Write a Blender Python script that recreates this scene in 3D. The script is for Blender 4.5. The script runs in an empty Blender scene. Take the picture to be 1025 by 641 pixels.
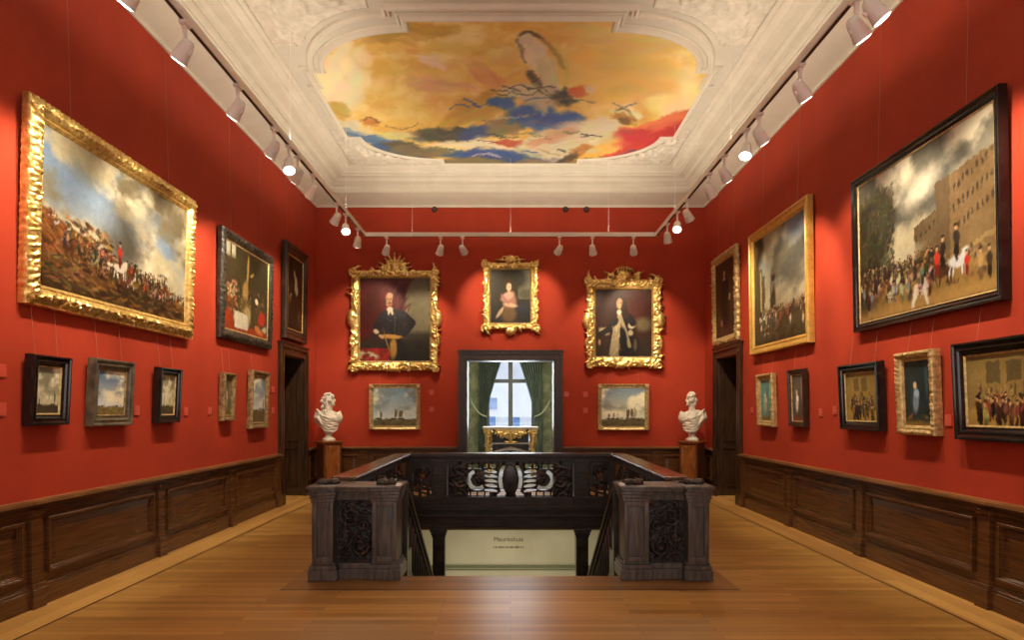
import bpy, bmesh, math, random
import numpy as np
from mathutils import Vector, Matrix, noise as mnoise

# ------------------------------------------------------------------ camera, world, light, exposure
S = bpy.context.scene
COL = S.collection
PI = math.pi
F, CX, HY = 670.0, 511.0, 411.0          # focal length in pixels, vanishing point of the 1025x641 frame
EYE, W = 1.6, 3.89                       # eye height, half width of the hall
YB, YF = 13.4, -2.2                      # back wall, wall behind the viewer
random.seed(7)

cd = bpy.data.cameras.new('camera'); cam = bpy.data.objects.new('camera', cd); COL.objects.link(cam)
cam.location = (0, 0, EYE); cam.rotation_euler = (PI/2, 0, 0)
cd.sensor_width = 36; cd.lens = F*36/1025
cd.shift_x = (512.5-CX)/1025; cd.shift_y = (HY-320.5)/1025
cd.clip_start = .05; cd.clip_end = 200
S.camera = cam

wd = bpy.data.worlds.new('sky'); S.world = wd; wd.use_nodes = True
wd.node_tree.nodes['Background'].inputs[0].default_value = (.80, .88, 1, 1)
wd.node_tree.nodes['Background'].inputs[1].default_value = 1.6

S.view_settings.view_transform = 'Standard'; S.view_settings.look = 'None'
S.view_settings.exposure = 0.12; S.view_settings.gamma = 1
S.view_settings.use_curve_mapping = False

WARM = (1, .80, .56)
E_SPOT, E_UP, E_REAR = 172, 95, 120

def area(name, loc, rot, sx, sy, e, col=WARM, spread=PI):
    l = bpy.data.lights.new(name, 'AREA'); l.shape = 'RECTANGLE'; l.size = sx; l.size_y = sy
    l.energy = e; l.color = col; l.spread = spread
    o = bpy.data.objects.new(name, l); o.location = loc; o.rotation_euler = rot; COL.objects.link(o); return o
area('fill_behind', (0, YF+.25, 2.9), (PI/2, 0, 0), 5.2, 3.4, E_REAR, (1, .94, .86))     # added soft fill behind the viewer; no windows are built there
area('far_room_daylight', (0, 18.1, 2.1), (-PI/2, 0, 0), 1.2, 1.9, 80, (.85, .92, 1))       # daylight of the far room's window
area('far_room_lamp', (0, 16.0, 3.35), (0, 0, 0), 2.0, 2.0, 75, (1, .9, .74))
area('lower_hall_lamp', (0, 11.8, -.42), (0, 0, 0), 3.4, 1.2, 19, (1, .93, .76))
area('lower_hall_lamp', (0, 11.0, -1.9), (PI/2, 0, 0), 3.0, .8, 14, (1, .94, .8))

# ------------------------------------------------------------------ tagging and linking helpers
def tag(o, label=None, cat=None, group=None, kind=None):
    if label: o['label'] = label
    if cat: o['category'] = cat
    if group: o['group'] = group
    if kind: o['kind'] = kind
    return o
def empty(name, loc, rz=0, rx=0):
    o = bpy.data.objects.new(name, None); o.location = loc; o.rotation_euler = (rx, 0, rz)
    o.empty_display_size = .1; COL.objects.link(o); return o
def meshobj(name, verts, faces, mat, parent=None, smooth=False, mats=None, mi=None):
    me = bpy.data.meshes.new(name); me.from_pydata([tuple(map(float, v)) for v in verts], [], [tuple(map(int, f)) for f in faces])
    for m in (mats or [mat]): me.materials.append(m)
    if mi is not None: me.polygons.foreach_set('material_index', mi)
    if smooth: me.polygons.foreach_set('use_smooth', [True]*len(me.polygons))
    me.update()
    o = bpy.data.objects.new(name, me); COL.objects.link(o)
    if parent: o.parent = parent
    return o
class MB:
    """collects simple shapes; build() links them as one mesh object"""
    def __init__(s): s.v = []; s.f = []
    def add(s, vs, fs):
        b = len(s.v); s.v += [tuple(v) for v in vs]; s.f += [tuple(i+b for i in f) for f in fs]; return s
    def box(s, x0, x1, y0, y1, z0, z1):
        x0, x1 = min(x0, x1), max(x0, x1); y0, y1 = min(y0, y1), max(y0, y1); z0, z1 = min(z0, z1), max(z0, z1)
        v = [(x0,y0,z0),(x1,y0,z0),(x1,y1,z0),(x0,y1,z0),(x0,y0,z1),(x1,y0,z1),(x1,y1,z1),(x0,y1,z1)]
        return s.add(v, [(3,2,1,0),(4,5,6,7),(0,1,5,4),(1,2,6,5),(2,3,7,6),(3,0,4,7)])
    def cbox(s, x0, x1, y0, y1, z0, z1, c=.01):
        """box with chamfered edges top and sides"""
        bm = bmesh.new(); bmesh.ops.create_cube(bm, size=1)
        for v in bm.verts: v.co = Vector(((x0+x1)/2+v.co.x*abs(x1-x0), (y0+y1)/2+v.co.y*abs(y1-y0), (z0+z1)/2+v.co.z*abs(z1-z0)))
        bmesh.ops.bevel(bm, geom=bm.edges[:], offset=c, segments=2, affect='EDGES', profile=.6)
        bm.verts.index_update(); s.add([v.co[:] for v in bm.verts], [[v.index for v in f.verts] for f in bm.faces]); bm.free(); return s
    def lathe(s, prof, n=20, M=None):
        """prof: (radius, height) about local z"""
        M = M or Matrix(); vs = []; fs = []
        for r, z in prof:
            for k in range(n):
                a = 2*PI*k/n; vs.append((M @ Vector((r*math.cos(a), r*math.sin(a), z)))[:])
        for j in range(len(prof)-1):
            for k in range(n):
                fs.append((j*n+k, j*n+(k+1) % n, (j+1)*n+(k+1) % n, (j+1)*n+k))
        fs.append(tuple(range(n))[::-1]); fs.append(tuple((len(prof)-1)*n+k for k in range(n)))
        return s.add(vs, fs)
    def tube(s, pts, r, n=8):
        pts = [Vector(p) for p in pts]; vs = []; fs = []
        R = r if isinstance(r, (list, tuple)) else [r]*len(pts)
        for i, p in enumerate(pts):
            t = (pts[min(i+1, len(pts)-1)]-pts[max(i-1, 0)]).normalized()
            up = Vector((0,0,1)) if abs(t.z) < .95 else Vector((1,0,0))
            a = t.cross(up).normalized(); b = t.cross(a).normalized()
            for k in range(n):
                th = 2*PI*k/n; vs.append((p+(a*math.cos(th)+b*math.sin(th))*R[i])[:])
        for j in range(len(pts)-1):
            for k in range(n): fs.append((j*n+k, j*n+(k+1) % n, (j+1)*n+(k+1) % n, (j+1)*n+k))
        fs.append(tuple(range(n))[::-1]); fs.append(tuple((len(pts)-1)*n+k for k in range(n)))
        return s.add(vs, fs)
    def ell(s, c, r, rot=None, n=14, m=10):
        vs = []; fs = []; R = rot or Matrix.Identity(3)
        for j in range(m+1):
            ph = -PI/2+PI*j/m
            for k in range(n):
                a = 2*PI*k/n
                p = R @ Vector((r[0]*math.cos(ph)*math.cos(a), r[1]*math.cos(ph)*math.sin(a), r[2]*math.sin(ph)))
                vs.append((Vector(c)+p)[:])
        for j in range(m):
            for k in range(n): fs.append((j*n+k, j*n+(k+1) % n, (j+1)*n+(k+1) % n, (j+1)*n+k))
        return s.add(vs, fs)
    def xf(s, M):
        s.v = [(M @ Vector(v))[:] for v in s.v]; return s
    def build(s, name, mat, parent=None, smooth=False):
        return meshobj(name, s.v, s.f, mat, parent, smooth)
def auto(o, ang=40):
    """smooth shading with sharp creases kept"""
    me = o.data; me.polygons.foreach_set('use_smooth', [True]*len(me.polygons))
    me.set_sharp_from_angle(angle=math.radians(ang)); return o
def copy_tree(o, parent=None):
    c = o.copy(); COL.objects.link(c)
    if parent: c.parent = parent
    for ch in list(o.children): copy_tree(ch, c)
    return c

# ------------------------------------------------------------------ materials
def srgb(r, g, b):
    return tuple(((c/255)/12.92 if c/255 <= .04045 else ((c/255+.055)/1.055)**2.4) for c in (r, g, b))
def nodes(name):
    m = bpy.data.materials.new(name); m.use_nodes = True; nt = m.node_tree
    return m, nt, nt.nodes['Principled BSDF']
def ramp(nt, src, stops):
    r = nt.nodes.new('ShaderNodeValToRGB'); nt.links.new(src, r.inputs[0]); e = r.color_ramp.elements
    while len(e) < len(stops): e.new(.5)
    for i, (p, c) in enumerate(stops): e[i].position = p; e[i].color = (*c, 1)
    return r.outputs[0]
def coords(nt, sc=(1,1,1), rot=(0,0,0)):
    t = nt.nodes.new('ShaderNodeTexCoord'); mp = nt.nodes.new('ShaderNodeMapping')
    mp.inputs['Scale'].default_value = sc; mp.inputs['Rotation'].default_value = rot
    nt.links.new(t.outputs['Object'], mp.inputs[0]); return mp.outputs[0]
def noisetex(nt, vec, scale, detail=4, rough=.55):
    n = nt.nodes.new('ShaderNodeTexNoise'); n.inputs['Scale'].default_value = scale
    n.inputs['Detail'].default_value = detail; n.inputs['Roughness'].default_value = rough
    nt.links.new(vec, n.inputs['Vector']); return n.outputs['Fac']
def bump(nt, b, h, st, dist=.01):
    n = nt.nodes.new('ShaderNodeBump'); n.inputs['Strength'].default_value = st; n.inputs['Distance'].default_value = dist
    nt.links.new(h, n.inputs['Height']); nt.links.new(n.outputs[0], b.inputs['Normal'])
def mat_noise(name, c1, c2, scale=6, sc=(1,1,1), rough=.5, metal=0, bst=0, detail=4, lo=.35, hi=.65, spec=.5, rot=(0,0,0)):
    m, nt, b = nodes(name); v = coords(nt, sc, rot); f = noisetex(nt, v, scale, detail)
    nt.links.new(ramp(nt, f, [(lo, c1), (hi, c2)]), b.inputs['Base Color'])
    b.inputs['Roughness'].default_value = rough; b.inputs['Metallic'].default_value = metal
    b.inputs['Specular IOR Level'].default_value = spec
    if bst: bump(nt, b, f, bst)
    return m
def boards(name, cols, bw, bl, rot, rough=.3):
    """parquet: boards of width bw, length bl, with grain"""
    m, nt, b = nodes(name); v = coords(nt, (1,1,1), (0,0,rot))
    br = nt.nodes.new('ShaderNodeTexBrick'); nt.links.new(v, br.inputs['Vector'])
    br.inputs['Scale'].default_value = 1; br.inputs['Mortar Size'].default_value = .0016; br.inputs['Mortar Smooth'].default_value = .4
    br.inputs['Brick Width'].default_value = bl; br.inputs['Row Height'].default_value = bw
    br.offset = .37; br.offset_frequency = 2; br.squash = 1
    br.inputs['Color1'].default_value = (0,0,0,1); br.inputs['Color2'].default_value = (1,1,1,1); br.inputs['Mortar'].default_value = (.5,.5,.5,1)
    g = nt.nodes.new('ShaderNodeMapping'); g.inputs['Scale'].default_value = (1.2, 22, 1); g.inputs['Rotation'].default_value = (0,0,rot)
    nt.links.new(v if rot == 0 else coords(nt), g.inputs[0])
    grain = noisetex(nt, g.outputs[0], 2.2, 6, .62)
    big = noisetex(nt, v, .7, 2)
    mx = nt.nodes.new('ShaderNodeMix'); mx.data_type = 'FLOAT'; mx.inputs[0].default_value = .64
    nt.links.new(br.outputs['Color'], mx.inputs[2]); nt.links.new(grain, mx.inputs[3])
    mx2 = nt.nodes.new('ShaderNodeMix'); mx2.data_type = 'FLOAT'; mx2.inputs[0].default_value = .25
    nt.links.new(mx.outputs[0], mx2.inputs[2]); nt.links.new(big, mx2.inputs[3])
    c = ramp(nt, mx2.outputs[0], [(.2, cols[0]), (.5, cols[1]), (.78, cols[2])])
    mm = nt.nodes.new('ShaderNodeMix'); mm.data_type = 'RGBA'; nt.links.new(br.outputs['Fac'], mm.inputs[0])
    nt.links.new(c, mm.inputs[6]); mm.inputs[7].default_value = (*[x*.35 for x in cols[0]], 1)
    nt.links.new(mm.outputs[2], b.inputs['Base Color'])
    rr = nt.nodes.new('ShaderNodeMapRange'); rr.inputs[3].default_value = rough-.06; rr.inputs[4].default_value = rough+.14
    nt.links.new(grain, rr.inputs[0]); nt.links.new(rr.outputs[0], b.inputs['Roughness'])
    bump(nt, b, br.outputs['Fac'], -.25, .003)
    return m
M = {}
# red damask wall cloth: fine horizontal weave with faint vertical seams
m, nt, b = nodes('red_wall_cloth'); v = coords(nt, (1,1,1)); f = noisetex(nt, v, 1.1, 3)
w2 = noisetex(nt, coords(nt, (3, 3, 60)), 5, 3)
mx = nt.nodes.new('ShaderNodeMix'); mx.data_type = 'FLOAT'; mx.inputs[0].default_value = .35; nt.links.new(f, mx.inputs[2]); nt.links.new(w2, mx.inputs[3])
nt.links.new(ramp(nt, mx.outputs[0], [(.3, (.30, .031, .013)), (.7, (.43, .047, .018))]), b.inputs['Base Color'])
b.inputs['Roughness'].default_value = .8; b.inputs['Specular IOR Level'].default_value = .25; bump(nt, b, w2, .12, .002); M['red'] = m
M['plaster'] = mat_noise('cream_plaster', (.63, .58, .48), (.68, .63, .53), 3, rough=.6, bst=.05)
M['plaster2'] = mat_noise('carved_plaster', (.58, .53, .44), (.72, .66, .56), 9, rough=.55)
M['ceil'] = mat_noise('ceiling_plaster', (.58, .54, .46), (.63, .59, .50), 2.5, rough=.65)
M['oak'] = mat_noise('dark_oak_panelling', (.052, .021, .007), (.128, .053, .017), 3, (.7, 1, 14), .26, bst=.03, detail=5, lo=.3, hi=.7)
M['chairrail'] = mat_noise('lit_chair_rail', (.15, .070, .024), (.26, .13, .05), 3, (1, 1, 9), .28, bst=.03)  # lighter brown puts the light reflected along the cap rail into the colour
M['oakv'] = mat_noise('dark_oak_upright', (.030, .012, .005), (.100, .042, .015), 3, (9, 9, 1), .35, bst=.12, detail=6)
M['doorwood'] = mat_noise('black_brown_door_wood', (.020, .010, .005), (.060, .028, .012), 3, (8, 8, 1), .35, bst=.1, detail=6)
M['stair'] = mat_noise('aged_black_oak', (.056, .053, .049), (.145, .137, .124), 4, (8, 8, 1), .34, bst=.15, detail=6)
M['stairdark'] = mat_noise('carved_black_oak', (.020, .017, .015), (.062, .053, .046), 7, rough=.28, bst=.1)
M['stairx'] = mat_noise('aged_black_oak_rail', (.024, .017, .013), (.062, .046, .036), 4, (1, 8, 8), .36, bst=.12, detail=6)
M['handrail'] = mat_noise('worn_brown_handrail', (.060, .028, .015), (.145, .070, .036), 4, (9, 1, 9), .24, bst=.06, detail=5)
M['bustwood'] = mat_noise('orange_brown_veneer', (.17, .052, .012), (.33, .115, .028), 4, (7, 7, 1), .3, detail=6)
M['bustdark'] = mat_noise('dark_brown_veneer', (.06, .018, .007), (.12, .04, .013), 4, (7, 7, 1), .3, detail=6)
M['gold'] = mat_noise('burnished_gilding', (.60, .39, .10), (.95, .74, .30), 22, rough=.34, metal=.78, bst=.12)
M['gold2'] = mat_noise('dull_gilding', (.38, .27, .11), (.70, .54, .26), 25, rough=.42, metal=.6, bst=.12)
M['oldgold'] = mat_noise('brown_gilding', (.16, .10, .045), (.42, .30, .14), 25, rough=.42, metal=.5, bst=.12)
M['yellowgold'] = mat_noise('plain_yellow_gilding', (.60, .37, .08), (.78, .52, .15), 12, (1,1,1), .36, metal=.6)
M['ebony'] = mat_noise('polished_ebony', (.007, .006, .006), (.018, .015, .014), 10, rough=.13)
M['blackcarved'] = mat_noise('black_carved_frame_wood', (.012, .010, .008), (.055, .045, .032), 24, rough=.35, bst=.15)
M['brownframe'] = mat_noise('dark_brown_frame_wood', (.016, .008, .005), (.045, .022, .012), 8, rough=.28)
M['olive'] = mat_noise('grey_brown_frame_wood', (.05, .042, .028), (.14, .12, .08), 10, rough=.36)
M['marble'] = mat_noise('white_marble', (.66, .60, .50), (.86, .81, .72), 6, rough=.42, detail=7)
M['spot'] = mat_noise('off_white_lamp_metal', (.84, .84, .82), (.88, .88, .86), 4, rough=.4)
M['slot'] = mat_noise('black_track_slot', (.01, .01, .01), (.02, .02, .02), 4, rough=.5)
M['wire'] = mat_noise('steel_wire', (.30, .16, .10), (.38, .20, .13), 4, rough=.4, metal=.3)
M['label'] = mat_noise('pinkish_red_card', (.50, .07, .045), (.56, .09, .055), 40, (1, 1, 1), .3)
M['sensor'] = mat_noise('dark_sensor_plastic', (.02, .012, .01), (.04, .02, .015), 8, rough=.5)
M['green'] = mat_noise('green_damask', (.17, .19, .10), (.27, .29, .16), 6, (1,1,1), .6, lo=.45, hi=.55)
M['curtain'] = mat_noise('grey_green_curtain', (.055, .075, .055), (.10, .13, .10), 5, (3, 3, 1), .55)
M['cord'] = mat_noise('pale_green_cord', (.4, .42, .28), (.5, .52, .36), 8, rough=.6)
M['winframe'] = mat_noise('grey_window_wood', (.10, .11, .10), (.15, .16, .15), 5, rough=.45)
M['lowcream'] = mat_noise('cream_lower_wall', (.50, .47, .30), (.58, .55, .37), 1.4, rough=.7)
M['lowgreen'] = mat_noise('olive_green_line', (.13, .14, .06), (.18, .19, .09), 4, rough=.6)
M['lowpanel'] = mat_noise('pale_cream_panel', (.56, .54, .38), (.62, .60, .44), 1.4, rough=.65)
M['ink'] = mat_noise('brown_lettering', (.16, .12, .05), (.20, .15, .07), 8, rough=.7)
M['facade'] = mat_noise('pale_house_render', (.62, .62, .64), (.74, .73, .74), 1, rough=.8)
M['bluepane'] = mat_noise('blue_house_pane', (.10, .20, .42), (.22, .34, .58), 2, rough=.3)
M['whitepaint'] = mat_noise('white_paint', (.72, .72, .68), (.8, .8, .76), 3, rough=.5)
M['farfloor'] = boards('far_room_parquet', [(.42,.42,.42), (.52,.52,.53), (.60,.61,.64)], .09, 1.1, 0, .14)
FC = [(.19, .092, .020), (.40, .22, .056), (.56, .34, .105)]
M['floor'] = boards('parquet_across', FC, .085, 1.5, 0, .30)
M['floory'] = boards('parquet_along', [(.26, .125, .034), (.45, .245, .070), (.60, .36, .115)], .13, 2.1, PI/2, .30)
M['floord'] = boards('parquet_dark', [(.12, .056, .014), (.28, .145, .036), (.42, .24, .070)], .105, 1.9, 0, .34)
M['inlay'] = mat_noise('dark_floor_inlay', (.045, .018, .007), (.075, .03, .01), 8, rough=.35)
m, nt, b = nodes('painted_canvas')                                       # oil paint: each canvas carries its picture as paint colours
a = nt.nodes.new('ShaderNodeAttribute'); a.attribute_name = 'paint'; nt.links.new(a.outputs['Color'], b.inputs['Base Color'])
b.inputs['Roughness'].default_value = .42; b.inputs['Specular IOR Level'].default_value = .3
bump(nt, b, noisetex(nt, coords(nt), 60, 3), .08, .002); M['paint'] = m
m, nt, b = nodes('ceiling_paint')
a = nt.nodes.new('ShaderNodeAttribute'); a.attribute_name = 'paint'; nt.links.new(a.outputs['Color'], b.inputs['Base Color'])
b.inputs['Roughness'].default_value = .7; M['cpaint'] = m
m, nt, b = nodes('lamp_lens'); b.inputs['Emission Color'].default_value = (1, .93, .8, 1); b.inputs['Emission Strength'].default_value = 9; M['lens'] = m
m, nt, b = nodes('window_glass')                                         # thin clear pane
tr = nt.nodes.new('ShaderNodeBsdfTransparent'); gl = nt.nodes.new('ShaderNodeBsdfGlossy'); gl.inputs['Roughness'].default_value = .02
mxs = nt.nodes.new('ShaderNodeMixShader'); mxs.inputs[0].default_value = .06; tr.inputs[0].default_value = (.94, .97, .98, 1)
nt.links.new(tr.outputs[0], mxs.inputs[1]); nt.links.new(gl.outputs[0], mxs.inputs[2]); nt.links.new(mxs.outputs[0], nt.nodes['Material Output'].inputs[0]); M['glass'] = m

# ------------------------------------------------------------------ carved relief: height maps from scrolls and leaves
class Carve:
    def __init__(s, w, h, cell):
        s.w, s.h, s.c = w, h, cell; s.nx, s.ny = int(round(w/cell))+1, int(round(h/cell))+1
        s.H = np.zeros((s.ny, s.nx)); s.x = np.arange(s.nx)*cell-w/2; s.z = np.arange(s.ny)*cell
    def dot(s, x, z, r, hg=1, rz=None):
        rz = rz or r
        i0 = max(0, int((x-r+s.w/2)/s.c)); i1 = min(s.nx, int((x+r+s.w/2)/s.c)+2)
        j0 = max(0, int((z-rz)/s.c)); j1 = min(s.ny, int((z+rz)/s.c)+2)
        if i1 <= i0 or j1 <= j0: return
        X, Z = np.meshgrid(s.x[i0:i1], s.z[j0:j1])
        q = 1-((X-x)/r)**2-((Z-z)/rz)**2
        s.H[j0:j1, i0:i1] = np.maximum(s.H[j0:j1, i0:i1], hg*np.sqrt(np.clip(q, 0, 1)))
    def leaf(s, x, z, ang, L, bend, r, hg=1, n=9):
        for k in range(n):
            t = k/(n-1); rr = r*(.45+math.sin(PI*min(1, t*1.15))*.75)*(1-.45*t)
            s.dot(x, z, max(rr, s.c*.8), hg*(.75+.25*math.sin(PI*t)))
            x += math.cos(ang)*L/n; z += math.sin(ang)*L/n; ang += bend/n
    def scroll(s, x, z, R, turns, d, ph, r, hg=1, leaves=True, ll=.55):
        n = int(26*turns)
        for k in range(n):
            t = k/n; a = ph+d*2*PI*turns*t; q = R*(1-t*.82)
            px, pz = x+q*math.cos(a), z+q*math.sin(a); s.dot(px, pz, r*(1-.45*t), hg)
            if leaves and k % 5 == 2: s.leaf(px, pz, a-d*.5, R*ll*(1-.5*t), d*1.6, r*.75, hg*.85, 7)
        s.dot(x, z, r*1.1, hg)
    def mirror(s): s.H = np.maximum(s.H, s.H[:, ::-1])
    def mesh(s, name, mat, parent, amp, base=0., keep=None, back=True, both=False, smooth=2, map=None):
        """front faces toward local -y; keep = mask of solid nodes"""
        K = np.ones_like(s.H, bool) if keep is None else keep
        C = K[:-1, :-1] & K[1:, :-1] & K[:-1, 1:] & K[1:, 1:]
        idx = -np.ones(K.shape, int); V = []; Fc = []
        use = np.zeros(K.shape, bool); use[:-1, :-1] |= C; use[1:, :-1] |= C; use[:-1, 1:] |= C; use[1:, 1:] |= C
        jj, ii = np.nonzero(use); idx[jj, ii] = np.arange(len(jj)); n = len(jj)
        fr = -(base+amp*s.H[jj, ii]); bk = (amp*s.H[jj, ii]+base) if both else np.zeros(n)
        V = np.concatenate([np.stack([s.x[ii], fr, s.z[jj]], 1), np.stack([s.x[ii], bk, s.z[jj]], 1)])
        cj, ci = np.nonzero(C)
        a, b_, c, d = idx[cj, ci], idx[cj, ci+1], idx[cj+1, ci+1], idx[cj+1, ci]
        faces = np.stack([a, b_, c, d], 1).tolist()
        Fc = faces + ([[f[3]+n, f[2]+n, f[1]+n, f[0]+n] for f in faces] if (back or both) else [])
        ed = {}
        for f in faces:
            for k in range(4):
                e = (f[k], f[(k+1) % 4])
                if (e[1], e[0]) in ed: del ed[(e[1], e[0])]
                else: ed[e] = 1
        for p, q in ed: Fc.append([q, p, p+n, q+n])
        if map is not None: V = np.array([map(*v) for v in V.tolist()])
        o = meshobj(name, V, Fc, mat, parent, True)
        if smooth:
            md = o.modifiers.new('soften', 'SMOOTH'); md.factor = .5; md.iterations = smooth
        return o

# ------------------------------------------------------------------ painter: fills an array with brushed colour
class Paint:
    def __init__(s, w, h, c, seed=1):
        s.w, s.h = w, h; s.a = w/h; s.r = np.random.RandomState(seed)
        s.A = np.ones((h, w, 3))*np.array(c, float)
        s.X, s.Y = np.meshgrid(np.linspace(0, 1, w), np.linspace(0, 1, h))
    def vn(s, fx, fy):
        gx, gy = max(2, int(fx)+2), max(2, int(fy)+2); g = s.r.rand(gy+1, gx+1)
        u = s.X*fx; v = s.Y*fy; i = u.astype(int); j = v.astype(int); u = u-i; v = v-j
        u = u*u*(3-2*u); v = v*v*(3-2*v)
        return (g[j, i]*(1-u)+g[j, i+1]*u)*(1-v)+(g[j+1, i]*(1-u)+g[j+1, i+1]*u)*v
    def fbm(s, f, o=5, st=1.):
        n = 0; t = 0; am = 1
        for _ in range(o):
            n = n+am*s.vn(f*s.a, f*st); t += am; am *= .55; f *= 2
        n = n/t; return (n-n.min())/(n.max()-n.min())
    def mix(s, m, c):
        m = np.clip(m, 0, 1)[..., None]; s.A = s.A*(1-m)+np.array(c, float)*m
    def grad(s, stops):
        ys = [p for p, _ in stops]
        for k in range(3): s.A[..., k] = np.interp(s.Y, ys, [c[k] for _, c in stops])
    def clouds(s, c, f=3, lo=.45, hi=.7, y0=0, y1=1, st=1.4, al=1.):
        m = np.clip((s.fbm(f, 5, st)-lo)/(hi-lo), 0, 1)*np.clip((y1-s.Y)/.12, 0, 1)*np.clip((s.Y-y0)/.05+1, 0, 1)
        s.mix(m*al, c)
    def below(s, f, c, soft=.02, rough=.0, al=1.):
        y = f(s.X)+(s.fbm(7, 4)-.5)*rough
        s.mix(np.clip((s.Y-y)/soft, 0, 1)*al, c)
    def ell(s, x, y, rx, ry, c, ang=0, soft=.35, al=1.):
        """centre in 0..1, radii in units of picture height"""
        R = max(rx, ry)*1.2+2/s.h
        i0, i1 = max(0, int((x-R/s.a)*s.w)), min(s.w, int((x+R/s.a)*s.w)+2); j0, j1 = max(0, int((y-R)*s.h)), min(s.h, int((y+R)*s.h)+2)
        if i1 <= i0 or j1 <= j0: return
        dx = (s.X[j0:j1, i0:i1]-x)*s.a; dy = s.Y[j0:j1, i0:i1]-y; ca, sa = math.cos(ang), math.sin(ang)
        q = np.sqrt(((dx*ca+dy*sa)/rx)**2+((-dx*sa+dy*ca)/ry)**2)
        m = (np.clip((1-q)/soft+.3, 0, 1)*al)[..., None]
        s.A[j0:j1, i0:i1] = s.A[j0:j1, i0:i1]*(1-m)+np.array(c, float)*m
    def warp(s, k=.010, f=16):
        dx = (s.fbm(f, 3)-.5)*2*k; dy = (s.fbm(f, 3)-.5)*2*k
        i = np.clip(((s.X+dx/s.a)*(s.w-1)).round().astype(int), 0, s.w-1); j = np.clip(((s.Y+dy)*(s.h-1)).round().astype(int), 0, s.h-1); s.A = s.A[j, i]
    def jit(s, c, k=18): return [v+s.r.uniform(-k, k) for v in c]
    def dabs(s, n, x0, x1, y0, y1, rx, ry, cols, ang=0, da=.5, al=.7, k=15, soft=.5):
        for _ in range(n):
            s.ell(s.r.uniform(x0, x1), s.r.uniform(y0, y1), rx*s.r.uniform(.5, 1.4), ry*s.r.uniform(.5, 1.4), s.jit(cols[s.r.randint(len(cols))], k), ang+s.r.uniform(-da, da), soft, al)
    def person(s, x, y, h, c, skin=(190, 150, 110), horse=False, hc=(90, 60, 40)):
        if horse:
            s.ell(x, y-h*.38, h*.42, h*.17, hc, 0, .4); s.ell(x+.3*h/s.a, y-h*.55, h*.12, h*.2, hc, .6, .4)
            for dx in (-.3, -.15, .2, .32): s.ell(x+dx*h/s.a, y-h*.13, h*.035, h*.17, hc, s.r.uniform(-.3, .3), .4)
            y -= h*.4
        s.ell(x, y-h*.28, h*.10, h*.28, [v*.6 for v in c], 0, .4); s.ell(x, y-h*.6, h*.14, h*.22, c, s.r.uniform(-.2, .2), .4)
        s.ell(x, y-h*.87, h*.065, h*.085, skin, 0, .5); s.ell(x, y-h*.95, h*.09, h*.04, (30, 22, 18), 0, .5)
    def crowd(s, n, x0, x1, yf, h, cols, ph=.3, horses=((120,80,50),(200,190,170),(60,40,28)), skin=(190,150,110)):
        pts = sorted([(s.r.rand(), s.r.uniform(x0, x1)) for _ in range(n)])
        for d, x in pts:
            y = yf(x)+d*h*.9
            s.person(x, y, h*(.65+.5*d), s.jit(cols[s.r.randint(len(cols))]), skin, s.r.rand() < ph, s.jit(horses[s.r.randint(len(horses))]))
    def vign(s, k=.35):
        q = ((s.X-.5)**2+(s.Y-.5)**2)*2; s.A *= (1-k*np.clip(q, 0, 1))[..., None]
    def limb(s, pts, r0, r1, c):
        n = 10*(len(pts)-1)
        for k in range(n+1):
            t = k/n*(len(pts)-1); i = min(int(t), len(pts)-2); f = t-i; r = r0+(r1-r0)*k/n
            s.ell(pts[i][0]*(1-f)+pts[i+1][0]*f, pts[i][1]*(1-f)+pts[i+1][1]*f, r, r, c, 0, .35, .9)
    def grain(s, k=8, w=.010):
        s.warp(w, 14)
        s.A += (s.fbm(28, 3)-.5)[..., None]*k*2+s.r.uniform(-k/2, k/2, (s.h, s.w, 1))

def p_battle():
    p = Paint(230, 135, (150, 155, 150), 3)
    p.grad([(0, (95, 125, 165)), (.35, (128, 150, 176)), (.7, (190, 190, 170))])
    p.clouds((196, 190, 160), 2.4, .38, .62, 0, .8); p.clouds((120, 112, 88), 2.2, .5, .75, 0, .7); p.clouds((235, 228, 200), 3.5, .6, .85, 0, .8)
    p.ell(.2, .08, .3, .15, (110, 100, 75), .3, .9, .7); p.ell(.47, .5, .22, .26, (78, 76, 66), -.3, .9, .85); p.ell(.62, .3, .2, .14, (215, 208, 180), .4, .9, .7)
    p.ell(.36, .38, .2, .11, (150, 172, 200), .5, .8, .5); p.ell(.8, .42, .16, .08, (120, 148, 185), .2, .8, .7)
    p.below(lambda x: .50+np.maximum(0, x-.02)*.42+.0*x, (120, 74, 36), .03, .06)
    p.below(lambda x: np.where(x < .25, .66, .72)+.1*x, (96, 66, 36), .04, .08)
    p.below(lambda x: .84+.08*np.sin(x*7), (62, 46, 26), .05, .08)
    p.dabs(260, 0, .4, .5, .8, .03, .012, [(140, 88, 42), (88, 56, 30), (165, 112, 60), (54, 38, 24)], .4)
    p.dabs(300, 0, 1, .78, 1, .05, .010, [(120, 88, 48), (52, 40, 24), (150, 112, 62), (40, 30, 18)], .1)
    C = [(70, 50, 36), (150, 60, 36), (50, 46, 44), (170, 140, 96), (96, 78, 60)]
    p.crowd(16, .03, .4, lambda x: .52+.42*x, .05, C, .3, skin=(110, 80, 56)); p.crowd(150, .12, .88, lambda x: .64+.19*x, .10, C, .5, ((90, 62, 40), (150, 138, 118), (52, 38, 28)), (120, 90, 64)); p.dabs(300, .2, .85, .66, .84, .012, .012, [(54, 40, 28), (120, 80, 46), (36, 28, 22), (150, 120, 84)])
    p.crowd(9, .38, .6, lambda x: .74, .13, C+[(190, 170, 140)], .8, ((210, 205, 190), (130, 84, 50), (70, 48, 34)))
    p.person(.46, .80, .20, (190, 50, 34), horse=True, hc=(222, 216, 200)); p.crowd(30, .6, .97, lambda x: .72+.12*x, .09, C, .4)
    p.grain(9); return p
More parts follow.
